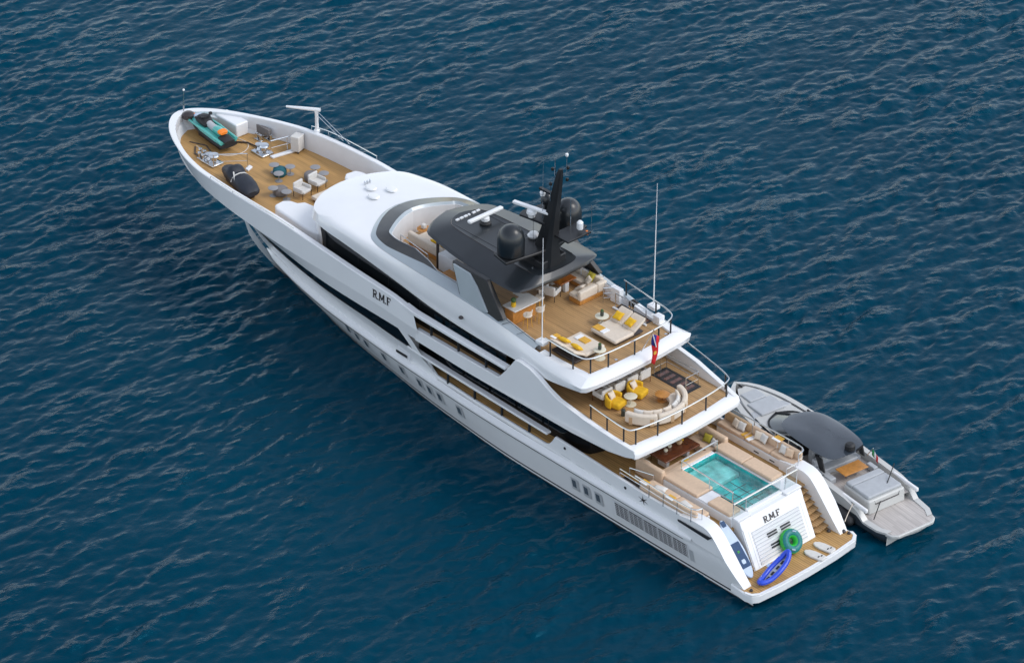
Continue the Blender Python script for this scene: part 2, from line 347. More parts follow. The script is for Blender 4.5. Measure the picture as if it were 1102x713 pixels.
hu.grid([brow(lambda x: lerp(Y0(x), Yr(x), .1), .32, X0 + .22, .05), brow(lambda x: lerp(Y0(x), Yr(x), .42), 1.0, X0 + 1.0, .7), brow(lambda x: lerp(Y0(x), Yr(x), .72), 1.6, X0 + 1.9, 1.3), brow(Yr, lambda x: Zr(x) - .02, XR, 1.95)]).mirror()
hu.build("hull_side", M['white'], Y_)
# forward topsides between the rub rail and the window band
f1 = MB(); F0 = 25.0
def frow(yf, zf, xe, x0=F0, **k): return row(yf, zf, x0, xe, 70, bow=True, **k)
Ledge = lambda x: Yr(x) - lerp(.16, .05, min(max((x - 38) / 8, 0), 1))
f1.grid([frow(Ledge, lambda x: Zr(x) + .22, XR + .1), frow(lambda x: lerp(Ledge(x), Yv(x), .35) - .03 - .12 * min(max((x - 36) / 8, 0), 1), lambda x: lerp(Zr(x) + .22, Zv(x), .45), lerp(XR, XV, .5), x0=25.6), frow(Yv, Zv, XV, x0=26.6)])
f1.mirror().build("topside", M['white'], Y_)
# rub rail with a small ledge
rr = MB()
def rrow(dy, dz, a=4.3, b_=43.7, n=70):
    out = []
    for i in range(n + 1):
        x = lerp(a, b_, i / n); k = min(1, (43.7 - x) / 1.2, (x - 4.1) / .5); out.append((x, Yr(x) + dy * k - .03 * (1 - k), Zr(x) + dz * (.4 + .6 * k)))
    return out
rr.grid([rrow(-.05, -.16), rrow(.10, -.10), rrow(.13, .0), rrow(.10, .10), rrow(-.2, .24)]).mirror().build("rub_rail", M['white'], Y_)
MB().grid([rrow(.085, -.125, 4.8), rrow(.13, -.08, 4.8), rrow(.132, -.035, 4.8)]).mirror().xf(lambda x, y, z: (x, y + math.copysign(.006, y), z - .004)).build("rub_strip", M['boot'], Y_)
# window band: glass set in slightly, ends in a raked edge
def strip(ya, za, yb_, zb_, xa0, xb0, x1, n=50, dy=0, t0=0, t1=1):
    ra, rb = [], []
    for i in range(n + 1):
        t = i / n; xa = lerp(xa0, x1, t); xb = lerp(xb0, x1, t)
        a = Vector(hull_pt(ya, za, xa, dy)); b_ = Vector(hull_pt(yb_, zb_, xb, dy)); ra.append(tuple(a.lerp(b_, t0))); rb.append(tuple(a.lerp(b_, t1)))
    return [ra, rb]
MB().grid(strip(Yv, Zv, Yw, Zw, 26.9, 28.1, 43.9, dy=-.05)).mirror().build("window_band", M['glass'], Y_)
# hull frame forward of the glass and the raked pillar behind it
pf_ = MB(); rows = []
pf_.grid([row(Yv, Zv, 43.9, XV, 30, bow=True), row(Yw, Zw, 43.9, XW, 30, bow=True)])
pf_.mirror().build("bow_topside", M['white'], Y_)
pf_ = MB()
pf_.add([hull_pt(Yv, Zv, 26.2), hull_pt(Yv, Zv, 26.95), hull_pt(Yw, Zw, 28.15), hull_pt(Yw, Zw, 27.3)], [(0, 1, 2, 3)])
pf_.mirror().build("window_pillar", M['white'], Y_)
MB().grid([frow(Yw, Zw, XW, x0=26.3), frow(lambda x: lerp(Yw(x), Yk(x), .5), lambda x: lerp(Zw(x), Zk(x), .5), lerp(XW, XK, .5), x0=26.3), frow(Yk, Zk, XK, x0=26.3)]).mirror().build("deck_fascia", M['white'], Y_)
MB().grid([frow(Yk, Zk, XK, x0=26.3), frow(Yt, Zt, XT, x0=26.7)]).mirror().build("bow_bulwark", M['white'], Y_)
# bulwark cap, inner wall
IN = lambda x: max(Yt(x) - .34, 0)
def inner(x0, x1, n, z, dy=0, bow=True):
    out = []
    for i in range(n + 1):
        t = math.sin(i / n * math.pi / 2) if bow else i / n; x = lerp(x0, x1, t)
        xs = x if x < 50 else lerp(50, XT - .42, (x - 50) / (XT - 50))
        out.append((xs, max(lerp(IN(x), Yt(x) - .34, 1) + dy, 0) if x < XT - .01 else 0, (Zt(x) if z is None else z)))
    return out
FD = 6.4
MB().grid([frow(Yt, Zt, XT, x0=26.7), frow(Yt, lambda x: Zt(x) + .05, XT, x0=26.7, dy=-.04), [(p[0], p[1], p[2] + .05) for p in inner(26.7, XT, 70, None, .03)], inner(26.7, XT, 70, None)]).mirror().build("cap_rail", M['white'], Y_)
MB().grid([inner(36.3, XT, 60, None), inner(36.3, XT, 60, FD - .02, -.02)]).mirror().build("bulwark_lining", M['white2'], Y_)
fd = inner(36.0, XT, 60, FD, -.015)
MB().add(fd + [(x, -y, z) for x, y, z in fd[::-1]][1:], [tuple(range(2 * len(fd) - 1))]).build("fore_deck", M['teak'], Y_, smooth=0)
# ---- side decks
RX_ = [13.2, 16, 18.4, 21, 23.7, 26, 29.3, 33, 35.3]; R0z_ = [7.5, 7.1, 7.15, 7.05, 7.1, 7.3, 7.75, 8.2, 8.38]
def deck(name, pts, z, material, th=.06):
    return MB().prism(pts, 'z', z - th, z).build(name, material, Y_, smooth=0)
deck("upper_deck", [(36.0, 4.22), (26, 4.3), (17, 4.25), (12, 4.2), (9.75, 3.95), (9.42, 2.1), (9.32, 0), (9.42, -2.1), (9.75, -3.95), (12, -4.2), (17, -4.25), (26, -4.3), (36.0, -4.22)], 5.55, M['teak_grey'], .25)
deck("main_deck", [(27.5, 3.8), (24, 3.92), (20, 4.02), (14, 4.06), (5, 4.12), (3.0, 3.6), (3.0, 2.35), (3.3, 2.3), (3.3, -2.3), (3.6, -2.4), (3.6, -3.5), (5, -4.12), (14, -4.06), (20, -4.02), (24, -3.92), (27.5, -3.8)], 2.9, M['teak'], .2)
def side(name, pts, y0, th, material=None, both=True, bevel=.03):
    """panel in the ship's side: outline in x/z, outer face at y0(x) """
    k = len(pts); f = y0 if callable(y0) else (lambda x: y0); b_ = MB()
    b_.add([(x, f(x), z) for x, z in pts] + [(x, f(x) - th, z) for x, z in pts], [tuple(range(k)), tuple(range(2 * k - 1, k - 1, -1))] + [(i, (i + 1) % k, k + (i + 1) % k, k + i) for i in range(k)])
    if both: b_.mirror()
    return b_.build(name, material or M['white'], Y_, bevel=bevel, seg=2)
# upper side bulwark: cap rail, posts, fascia, wing
side("upper_cap_rail", [(27.5, 6.91), (26.7, 6.79), (22, 6.69), (18.9, 6.64), (18.9, 6.47), (22, 6.5), (26.95, 6.58), (27.5, 6.68)], 4.6, .44)
side("deck_fascia", [(26.6, 4.93), (26.5, 5.72), (19.5, 5.72), (19.2, 6.06), (18.8, 6.55), (18.1, 7.5), (17.75, 7.56), (16.92, 7.46), (16.24, 7.2), (15.4, 6.78), (14.6, 6.5), (12.6, 6.2), (10.6, 5.86), (9.6, 5.72), (9.05, 5.64), (9.0, 5.16), (9.6, 5.0), (10.8, 4.9), (13.5, 4.88), (17.7, 4.84), (22, 4.82)], lambda x: 4.55 if x > 12 else lerp(4.12, 4.55, max(0, (x - 9) / 3)) , .3)
for x in (25.36, 23.04, 20.72):
    MB().box(x - .05, x + .05, 4.28, 4.40, 5.60, 6.5).mirror().build("rail_post", M['darkpost'], Y_)
# main side: cap rail, posts, lower bulwark, aft bulwark
Ym = lambda x: 4.36
side("main_cap_rail", [(27.5, 4.06), (26.3, 3.98), (22, 3.86), (15.7, 3.72), (15.7, 3.58), (22, 3.70), (26.2, 3.82), (27.5, 3.9)], Ym, .36)
side("main_bulwark", [(27.6, 3.9), (26.4, 3.9), (26.1, 3.7), (25.6, 3.2), (25.2, 2.98), (22, 2.93), (15.9, 2.88), (15.6, 3.0), (15.35, 3.3), (15.1, 3.72), (12.5, 3.62), (8.2, 3.42), (5.25, 3.46), (4.9, 3.0), (4.8, 2.46), (10, 2.5), (25, 2.62), (27.6, 2.66)], lambda x: Ledge(x) + .02, .16)
for x in (24.2, 21.92, 19.63, 17.35):
    MB().box(x - .05, x + .05, 4.06, 4.18, 2.9, 3.66).mirror().build("rail_post", M['darkpost'], Y_)
# joints of the long glass bands
for xx in (21.5, 24.2, 26.9, 29.6, 32.3):
    zt_ = float(np.interp(xx, RX_, R0z_)); MB().box(xx - .02, xx + .02, 3.865, 3.885, 5.6, zt_ - .05).mirror().build("window_joint", M['mast'], Y_, smooth=0)
for xx in (16.5, 18.8, 21.1, 23.4, 25.7):
    MB().box(xx - .02, xx + .02, 3.45, 3.462, 2.95, 5.2).mirror().build("window_joint", M['mast'], Y_, smooth=0)
# deck houses
MB().prism([(27.9, 3.45), (14.2, 3.45), (13.4, 3.2), (13.1, 2.4), (13.1, -2.4), (13.4, -3.2), (14.2, -3.45), (27.9, -3.45)], 'z', 2.9, 5.31).build("main_house", M['glass'], Y_)
MB().prism([(27.5, 4.12), (27.5, 3.0), (28.6, 3.0), (28.6, 4.12)], 'z', 2.9, 4.9).mirror().build("house_bulkhead", M['white2'], Y_)
# upper house glass: follows the roof edge
RX = [13.2, 16, 18.4, 21, 23.7, 26, 29.3, 33, 35.3, 37.0, 38.0, 38.45, 38.6]
R0y = [4.2, 4.2, 4.15, 4.05, 4.0, 4.0, 4.0, 4.0, 3.95, 3.45, 2.3, 1.1, 0]
R0z = [7.5, 7.1, 7.15, 7.05, 7.1, 7.3, 7.75, 8.2, 8.38, 8.3, 8.2, 8.12, 8.1]
R1x = [13.1, 16, 18.4, 21, 23.7, 26, 29.2, 32.9, 35.2, 36.9, 37.85, 38.3, 38.45]
R1y = [4.3, 4.3, 4.28, 4.25, 4.22, 4.2, 4.2, 4.12, 3.9, 3.35, 2.2, 1.05, 0]
R1z = [7.84, 7.7, 7.75, 7.75, 7.85, 8.05, 8.45, 8.82, 8.95, 8.9, 8.84, 8.8, 8.78]
R2x = [13.3, 16, 18, 20.5, 23, 26, 28.5, 30.4, 31.5, 32.15, 32.8, 33.25, 33.4]
R2y = [3.62, 3.85, 3.95, 4.02, 4.05, 4.02, 3.97, 3.86, 3.52, 2.9, 1.95, .95, 0]
R2z = [8.13, 8.22, 8.5, 8.82, 9.02, 9.1, 9.15, 9.2, 9.22, 9.25, 9.28, 9.3, 9.3]
def ring(xs, ys, zs, n=5):
    return smoothpath(list(zip(xs, ys, zs)), n)
def fullring(r): return r + [(x, -y, z) for x, y, z in r[::-1]][1:]
r0, r1, r2_ = ring(RX, R0y, R0z), ring(R1x, R1y, R1z), ring(R2x, R2y, R2z)
def mid(a, b_, t, dz=0, out=0): return [(lerp(p[0], q[0], t), lerp(p[1], q[1], t) + out, lerp(p[2], q[2], t) + dz * min(1, max(0, (p[0] - 13.2) / 4))) for p, q in zip(a, b_)]
rm = mid(r1, r2_, .3, .14); rm2 = mid(r1, r2_, .65, .10)
MB().grid([fullring(r) for r in (r0, r1, rm, rm2, r2_)]).build("superstructure_roof", M['white'], Y_, smooth=60)
gl = [p for p in r0 if 19.0 < p[0] < 36.0]
gi = [(p[0], p[1] - .12, p[2]) for p in gl]; gb = [(p[0], p[1] - .14, 5.5) for p in gl]
MB().grid([gi, gb]).mirror().build("upper_window", M['glass'], Y_)
nose = [p for p in r0 if p[0] >= 35.9]
MB().grid([fullring([(p[0] - .1, max(p[1] - .12, 0), p[2]) for p in nose]), fullring([(p[0] - .35, max(p[1] - .3, 0), FD - .9) for p in nose])]).build("house_front", M['white'], Y_)
MB().prism([(19.0, 3.85), (19.0, -3.85), (18.9, -3.85), (18.9, 3.85)], 'z', 5.55, 7.9).build("saloon_door", M['glass'], Y_)
# roof overhang underside (aft)
und = [p for p in r0 if p[0] <= 26]
MB().grid([[(p[0], p[1] - .01, p[2] + .01) for p in und], [(p[0], -p[1] + .01, p[2] + .01) for p in und]]).build("overhang_soffit", M['white2'], Y_)
# sun deck floor, aft coaming
SD = 8.05
deck("sun_deck", [(32.0, 0), (31.7, 1.5), (30.6, 2.6), (28.5, 3.1), (24, 3.35), (18.5, 3.55), (15.2, 3.75), (13.75, 3.35), (13.5, 1.9), (13.42, 0), (13.5, -1.9), (13.75, -3.35), (15.2, -3.75), (18.5, -3.55), (24, -3.35), (28.5, -3.1), (30.6, -2.6), (31.7, -1.5)], SD, M['teak_grey'], .15)
aft = lambda dx, dy, z: [(13.3 + dx, 3.8 + dy, z), (13.08 + dx, 3.55 + dy, z), (12.98 + dx, 3.1 + dy, z), (12.86 + dx, 1.6 + dy * .4, z), (12.82 + dx, 0, z)]
MB().grid([fullring([(13.2, 4.2, 7.5), (12.95, 4.0, 7.52), (12.85, 3.3, 7.54), (12.75, 1.6, 7.55), (12.72, 0, 7.55)]),
           fullring([(13.1, 4.3, 7.84), (12.9, 4.05, 7.84), (12.8, 3.4, 7.84), (12.7, 1.6, 7.84), (12.66, 0, 7.84)]),
           fullring([(13.3, 3.62, 8.13), (13.22, 3.5, 8.13), (13.12, 3.1, 8.13), (13.0, 1.6, 8.13), (12.96, 0, 8.13)]),
           fullring([(13.75, 3.4, 8.12), (13.66, 3.3, 8.12), (13.54, 3.0, 8.12), (13.42, 1.6, 8.12), (13.38, 0, 8.12)]),
           fullring([(13.8, 3.4, 8.0), (13.66, 3.3, 8.0), (13.54, 3.0, 8.0), (13.42, 1.6, 8.0), (13.38, 0, 8.0)])]).build("sun_deck_fascia", M['white'], Y_, smooth=50)
MB().add([(12.73, 1.6, 7.545), (12.85, 3.3, 7.535), (12.95, 4.0, 7.515), (13.2, 4.2, 7.5), (13.2, -4.2, 7.5), (12.95, -4.0, 7.515), (12.85, -3.3, 7.535), (12.73, -1.6, 7.545)], [tuple(range(8))]).build("overhang_soffit", M['white2'], Y_, smooth=0)
# coaming: silver band, inner white wall
sil0 = [p for p in r2_ if p[0] >= 16.9]
def inset(rg, d, dz):
    out = []
    for i, p in enumerate(rg):
        a = Vector(rg[max(i - 1, 0)]); b_ = Vector(rg[min(i + 1, len(rg) - 1)]); t = b_ - a
        if i == len(rg) - 1: nx, ny = -1.0, 0.0
        else:
            L_ = math.hypot(t.x, t.y) or 1; nx, ny = (t.y / L_, -t.x / L_)
        dd = d(p) if callable(d) else d; zz = dz(p) if callable(dz) else dz
        out.append((p[0] + nx * dd, max(p[1] + ny * dd, 0), p[2] + zz))
    return out
fr_ = lambda p: min(max((p[0] - 18) / 6, 0), 1)
fk2 = lambda p: min(max((p[0] - 27.0) / 3.0, 0), 1)
s1 = inset(sil0, lambda p: .40 + .24 * fr_(p) - .34 * fk2(p), lambda p: .10 + .16 * fr_(p) - .10 * fk2(p))
MB().grid([fullring([(p[0], p[1], p[2] + .012) for p in sil0]), fullring(inset(sil0, .15, .1)), fullring(s1)]).build("silver_coaming", M['silver'], Y_, smooth=60)
gk = lambda p: min(max((p[0] - 26.0) / 2.5, 0), 1); gn = lambda p: min(max((p[0] - 31.0) / 2.0, 0), 1)
s2 = inset(s1, lambda p: .04 + .66 * gk(p) + .4 * gn(p), lambda p: .02 + .20 * gk(p)); s3 = inset(s2, lambda p: .02 + .13 * gk(p), lambda p: -.01 - .12 * gk(p))
def keep(a, lim): return [p for p, q in zip(a, s1) if q[0] > lim]
wsc = MB().grid([fullring(keep(s1, 25.8)), fullring(keep(s2, 25.8))]).build("windscreen", M['tint'], Y_, smooth=60)
if sum(p.normal.z for p in wsc.data.polygons) < 0: wsc.data.flip_normals()
MB().grid([fullring([(x, y, z - .03) for x, y, z in keep(s1, 25.8)]), fullring([(x, y, z - .12) for x, y, z in keep(s2, 25.8)])]).build("windscreen_reflection_cowl", M['cowlreflect'], Y_, smooth=60)  # surface under the glass carrying the painted gold and dark reflections
MB().grid([fullring(keep(s2, 25.8)), fullring(keep(s3, 25.8))]).build("windscreen_edge", M['silver'], Y_, smooth=60)
s4 = inset(s3, .03, 0); s5 = [(p[0], p[1], SD - .02) for p in s4]
MB().grid([fullring(s3), fullring(s4), fullring(s5)]).build("sun_deck_lining", M['white2'], Y_, smooth=50)
# aft part of the coaming top between the silver band and the aft corner
aftc = [p for p in r2_ if p[0] <= 17.05]
ai = [(p[0] + (.35 if p[0] < 14 else 0), p[1] - .42, p[2] + .02) for p in aftc]
MB().grid([aftc, ai, [(p[0], p[1] - .02, SD - .02) for p in ai]]).mirror().build("coaming_cap", M['white'], Y_, smooth=50)
# panel seams on the silver coaming
for xx in (21.3, 19.8, 18.6):
    MB().prism([(xx - .015, 0), (xx + .015, 0), (xx - .25, .62), (xx - .28, .62)], 'y', -.01, .01).xf(lambda x, y, z: (x, 3.98 - z * .7 + y, 8.72 + (x - 18.6) * .09 + z * .22)).mirror().build("panel_seam", M['boot'], Y_)
# ------------------------------------------------------------------ hull details
def ysurf(x, z):
    k = float(np.interp(z, (.32, 1.0, 1.6, Zr(x) - .02), (.1, .42, .72, 1.0))); return lerp(Y0(x), Yr(x), k)
def on_side(x, z, du=0, dv=0, out=0, sgn=1):
    xx, zz = x + du, z + dv; out += .035; return (xx, sgn * (ysurf(xx, zz) + out), zz)
for sgn in (1, -1):
    for x, z in ((33.9, 1.86), (33.1, 1.68), (32.2, 1.62), (30.4, 1.58), (28.6, 1.56), (26.9, 1.52), (25.95, 1.5), (25.0, 1.5), (23.2, 1.47), (13.45, 1.34), (12.5, 1.33), (11.55, 1.33)):
        fr = MB(); fr.grid([[on_side(x, z, a * .30, b_ * .42, .012, sgn) for a, b_ in ((-1, -1), (1, -1), (1, 1), (-1, 1))], [on_side(x, z, a * .25, b_ * .36, .02, sgn) for a, b_ in ((-1, -1), (1, -1), (1, 1), (-1, 1))]], True)
        fr.add([on_side(x, z, a * .25, b_ * .36, .008, sgn) for a, b_ in ((-1, -1), (1, -1), (1, 1), (-1, 1))], [(0, 1, 2, 3)])
        p = fr.build("porthole", M['recess'], Y_, smooth=0)
        MB().add([on_side(x, z, a * .16 + .06, b_ * .27 + .03, .014, sgn) for a, b_ in ((-1, -1), (1, -1), (1, 1), (-1, 1))], [(0, 1, 2, 3)]).build("pane", M['pane'], p, smooth=0)
    gr = MB()
    q4 = lambda a0, a1, b0, b1, o: [on_side(a, b_, 0, 0, o, sgn) for a, b_ in ((a0, b0), (a1, b0), (a1, b1), (a0, b1))]
    gr.add(q4(4.55, 10.35, .80, 1.92, .012), [(0, 1, 2, 3)]); g = gr.build("ventilation_grille", M['white2'], Y_, smooth=0)
    for k in range(5):
        x1 = 10.2 - k * 1.12; sl = MB(); sl.add(q4(x1 - 1.04, x1, .88, 1.84, .016), [(0, 1, 2, 3)]); pn_ = sl.build("grille_panel", M['rubber'], g, smooth=0)
        lv = MB()
        for j in range(7):
            z0 = .90 + j * .135; lv.add([on_side(a, b_, 0, 0, o_, sgn) for a, b_, o_ in ((x1 - 1.04, z0 + .045, .05), (x1, z0 + .045, .05), (x1, z0, .03), (x1 - 1.04, z0, .03), (x1 - 1.04, z0 + .047, .02), (x1, z0 + .047, .02))], [(0, 1, 2, 3), (0, 4, 5, 1)])
        for xx in (x1 - 1.04, x1 - .7, x1 - .35):
            lv.add(q4(xx - .02, xx + .02, .88, 1.84, .055), [(0, 1, 2, 3)])
        lv.build("louvre", M['white'], g, smooth=0)
    MB().add(q4(4.22, 4.5, .82, 1.62, .014), [(0, 1, 2, 3)]).build("side_door_recess", M['recess'], Y_, smooth=0)
    MB().box(27.75, 28.75, sgn * 4.14, sgn * 4.10, 2.98, 3.16).xf(lambda x, y, z: (x, y - sgn * (x - 28.2) * .02 + sgn * .02, z)).build("fairlead", M['rubber'], Y_, bevel=.02)
    MB().prism([(5.3, 3.24), (2.95, 3.26), (2.72, 3.36), (3.0, 3.06), (5.25, 3.14)], 'y', sgn * 4.40, sgn * 4.46).build("exhaust_slot", M['boot'], Y_, smooth=0)
    for (xa, xb, zz) in ((14.6, 13.8, 2.8), (13.4, 12.75, 2.72), (11.4, 10.6, 2.74)):
        MB().box(xb, xa, sgn * (Ledge(12) + .018), sgn * (Ledge(12) + .026), zz, zz + .035).build("hatch_seam", M['recess'], Y_, smooth=0)
    for xx, zz in ((14.3, 3.35), (9.5, 3.1)):
        MB().lathe([(.09, 0), (.09, .02), (.0, .03)], n=10).xf(lambda x, y, z: (xx + x, sgn * (Ledge(xx) + .02 + z), zz + y)).build("drain_cap", M['boot'], Y_)
    # star emblem on the quarter
    em = MB()
    for k in range(6):
        a = math.pi * k / 3 + .3; em.add([(math.cos(a + s_) * r_2, math.sin(a + s_) * r_2 * .75, 0) for s_, r_2 in ((-.5, .09), (0, .42), (.5, .09))] + [(0, 0, 0)], [(0, 1, 2, 3)])
    em.xf(lambda x, y, z: (8.1 + x, sgn * (Ledge(8.1) + .03), 2.98 + y)).build("emblem", M['letter'], Y_, smooth=0)
    # light on the superstructure side and small fitting in the window band
    MB().ball((22.9, sgn * 4.26, 8.0), .16, 10, .6).build("side_light", M['letter'], Y_)
# lettering: serif capitals from strokes
def letters(word_fn, name, parent, material):
    G = {'R': [(0, 0, .16, 1), (.16, .88, .5, 1), (.16, .46, .5, .58), (.46, .54, .6, .92), ('d', .3, .5, .62, 0)],
         'M': [(0, 0, .12, 1), (.72, 0, .88, 1), ('d', .06, 1, .44, .2), ('d', .82, 1, .44, .2)],
         'F': [(.05, 0, .21, 1), (.21, .88, .65, 1), (.21, .46, .5, .56), (.58, .74, .65, .9)], '.': [(0, 0, .14, .14)]}
    b_ = MB(); x = 0; W_ = {'R': .78, 'M': 1.02, 'F': .75, '.': .3}
    for ch in "R.M.F":
        for st in G[ch]:
            if st[0] == 'd':
                _, xa, ya, xb, yb2 = st; h = .085; vs = [(x + xa - h, ya), (x + xa + h, ya), (x + xb + h, yb2), (x + xb - h, yb2)]
            else: xa, ya, xb, yb2 = st; vs = [(x + xa, ya), (x + xb, ya), (x + xb, yb2), (x + xa, yb2)]
            b_.add([word_fn(u, v, .02) for u, v in vs] + [word_fn(u, v, 0) for u, v in vs], [(0, 1, 2, 3), (0, 4, 5, 1), (1, 5, 6, 2), (2, 6, 7, 3), (3, 7, 4, 0)])
        if ch in 'RMF':
            for sx in {'R': (.08, .62), 'M': (.06, .8), 'F': (.13,)}[ch]:
                for yy in ((0, .06), (.94, 1)):
                    if ch == 'R' and sx > .5 and yy[0] > .5: continue
                    if ch == 'M' and yy[0] > .5: continue
                    vs = [(x + sx - .18, yy[0]), (x + sx + .18, yy[0]), (x + sx + .18, yy[1]), (x + sx - .18, yy[1])]
                    b_.add([word_fn(u, v, .021) for u, v in vs], [(0, 1, 2, 3)])
        x += W_[ch]
    return b_.build(name, material, parent, smooth=0, weld=False)
# total width ~3.6 units
for sgn in (1, -1):
    letters(lambda u, v, nn: ((30.15 - u * .50) if sgn > 0 else (28.4 + u * .5), sgn * (lerp(Yk(29.3), Yt(29.3), .5) + .012 + nn), 6.28 + v * .54), "name_lettering", Y_, M['letter'])
# ------------------------------------------------------------------ stern: wings, platform, transom, stairs
plat = [(1.5, 4.15), (.3, 4.28), (-.1, 4.15), (-.32, 3.8), (-.45, 2.2), (-.5, 0), (-.45, -2.2), (-.32, -3.8), (-.1, -4.15), (.3, -4.28), (1.5, -4.15)]
MB().prism([(x, y) for x, y in plat], 'z', .35, .86).build("platform_fascia", M['white'], Y_, bevel=.06, seg=3)
MB().prism([(x if x > 1 else x + .17, y * .965) for x, y in plat], 'z', .80, .90).build("swim_platform", M['teak'], Y_, smooth=0)
rim = [(x, y, .885) for x, y in plat[1:-1]]
MB().grid([[(x, y, z) for x, y, z in rim], [(x, y, z + .03) for x, y, z in rim], [(x + .14, y * .97, z + .03) for x, y, z in rim], [(x + .14, y * .97, z) for x, y, z in rim]]).build("platform_rim", M['white'], Y_)
for sgn in (1, -1):
    wx = [.55, 1.2, 1.75, 2.2, 2.6, 2.95, 3.2, 3.5, 4.2, 4.8, 5.3]; wz = [.92, 1.6, 2.2, 2.7, 3.12, 3.42, 3.54, 3.61, 3.62, 3.55, 3.46]; rows = []
    for x_, zt_ in zip(wx, wz):
        zz = [lerp(.88, zt_, k / 8) for k in range(9)]
        rows.append([(x_, sgn * (min(ysurf(max(x_, .5), min(z_, 2.3)), 4.31) + .03), z_) for z_ in zz] + [(x_, sgn * 3.52, z_) for z_ in zz[::-1]])
    wb = MB(); wb.grid(rows, True); kk = len(rows[0]); wb.f.append(tuple(range(kk))); oo = len(wb.v); wb.f.append(tuple(range(oo - kk, oo)))
    wb.build("stern_wing", M['white'], Y_, bevel=.07, seg=3, smooth=40)
    # stairs
    for k in range(8):
        z0 = 1.12 + k * .25; x0 = 1.42 + k * .27
        st = MB().prism([(x0, sgn * 2.42), (x0 - .12, sgn * 2.7), (x0, sgn * 3.53), (x0 + .40, sgn * 3.53), (x0 + .40, sgn * 2.42)], 'z', z0 - .06, z0).build("stair_tread", M['teak_grey'], Y_, smooth=0)
    MB().prism([(1.7, .86), (3.75, 2.75), (3.75, .86)], 'y', sgn * 2.42, sgn * 3.46).build("stair_base", M['walnut'], Y_, smooth=0)
def T(u, v, nn=0):      # transom: u to port (m), v up the slope 0..1, nn outwards
    x, z = lerp(1.32, 2.42, v), lerp(.92, 3.05, v); return (x - nn * .89, u, z + nn * .46)
tr = MB(); tr.add([T(2.36, 0, -.12), T(-2.36, 0, -.12), T(-2.36, 1, -.12), T(2.36, 1, -.12)] + [T(2.36, 0), T(-2.36, 0), T(-2.36, 1), T(2.36, 1)], [(0, 1, 2, 3), (4, 5, 6, 7), (0, 4, 5, 1), (1, 5, 6, 2), (2, 6, 7, 3), (3, 7, 4, 0)])
tr_o = tr.build("transom_door", M['white'], Y_, smooth=0)
for k in range(10):
    v0 = .04 + k * .081; b_ = MB(); b_.add([T(1.86, v0, .004), T(-1.86, v0, .004), T(-1.86, v0 + .062, .05), T(1.86, v0 + .062, .05), T(1.86, v0 + .064, .0), T(-1.86, v0 + .064, .0)], [(0, 1, 2, 3), (3, 2, 5, 4)]); b_.build("transom_plank", M['white'], tr_o, smooth=0)
    MB().add([T(1.86, v0 + .0655, .006), T(-1.86, v0 + .0655, .006), T(-1.86, v0 + .079, .006), T(1.86, v0 + .079, .006)], [(0, 1, 2, 3)]).build("plank_groove", M['recess'], tr_o, smooth=0)
for u0 in (2.05, -2.05):
    MB().add([T(u0 - .012, .02, .004), T(u0 + .012, .02, .004), T(u0 + .012, .9, .004), T(u0 - .012, .9, .004)], [(0, 1, 2, 3)]).build("door_seam", M['recess'], tr_o, smooth=0)
for uu, vv in ((.52, .60), (-.52, .60), (.46, .33), (-.62, .36)):
    for dv in (.032, -.032):
        MB().add([T(uu + a * .36, vv + dv + b_ * .017, o_) for o_ in (.02, .085) for a, b_ in ((-1, -1), (1, -1), (1, 1), (-1, 1))], [(4, 5, 6, 7), (0, 1, 5, 4), (1, 2, 6, 5), (2, 3, 7, 6), (3, 0, 4, 7)]).build("vent_slot", M['boot'], tr_o, smooth=0)
letters(lambda u, v, nn: T(.75 - u * .40, .885 + v * .15, .02 + nn), "name_lettering", tr_o, M['letter'])
for sgn in (1, -1):
    MB().prism([(1.36, .88), (2.45, 3.0), (2.62, 3.40), (3.2, 3.40), (3.2, .88)], 'y', sgn * 2.365, sgn * 2.415).build("transom_side", M['white'], Y_, smooth=0)
# ledge at the head of the transom, island round the pool
PW0, PW1 = 1.22, -1.22
MB().prism([(2.40, 3.0), (2.62, 3.42), (3.12, 3.42), (3.12, 2.85), (2.5, 2.85)], 'y', 2.42, -2.42).build("transom_head", M['white'], Y_, bevel=.03)
for y0, y1 in ((2.5, 1.5), (-1.3, -2.5)):
    rbox("ledge_box", 2.66, 3.1, y0, y1, 3.42, 3.56, M['white'], Y_, .03)
rbox("island_side", 3.1, 8.3, 2.55, 1.40, 2.9, 3.46, M['white'], Y_, .03)
rbox("island_side", 3.1, 8.3, -2.6, -1.40, 2.9, 3.46, M['white'], Y_, .03)
rbox("island_head", 8.14, 8.45, 1.36, -1.36, 2.9, 3.56, M['white'], Y_, .03)
# pool
pool = MB(); x0, x1, y0, y1, zb, zt = 3.2, 8.1, -1.36, 1.36, 2.93, 3.54
pool.add([(x0, y0, zb), (x1, y0, zb), (x1, y1, zb), (x0, y1, zb), (x0, y0, zt), (x1, y0, zt), (x1, y1, zt), (x0, y1, zt)], [(0, 1, 2, 3), (0, 1, 5, 4), (1, 2, 6, 5), (2, 3, 7, 6), (3, 0, 4, 7)])
pool_o = pool.build("pool_basin", M['tile'], Y_, smooth=0)
rbox("pool_bench", 6.2, 8.08, -1.33, 1.33, 2.94, 3.22, M['tile2'], pool_o, .05)
for k in range(4):
    MB().box(3.6 + k * .62, 3.625 + k * .62, -1.1, 1.1, 2.932, 2.95).build("tile_joint", M['boot'], pool_o, smooth=0)
for yy in (-.55, .1, .75):
    MB().box(3.3, 6.15, yy, yy + .025, 2.932, 2.952).build("tile_joint", M['boot'], pool_o, smooth=0)
pw = MB(); NX, NY = 60, 34
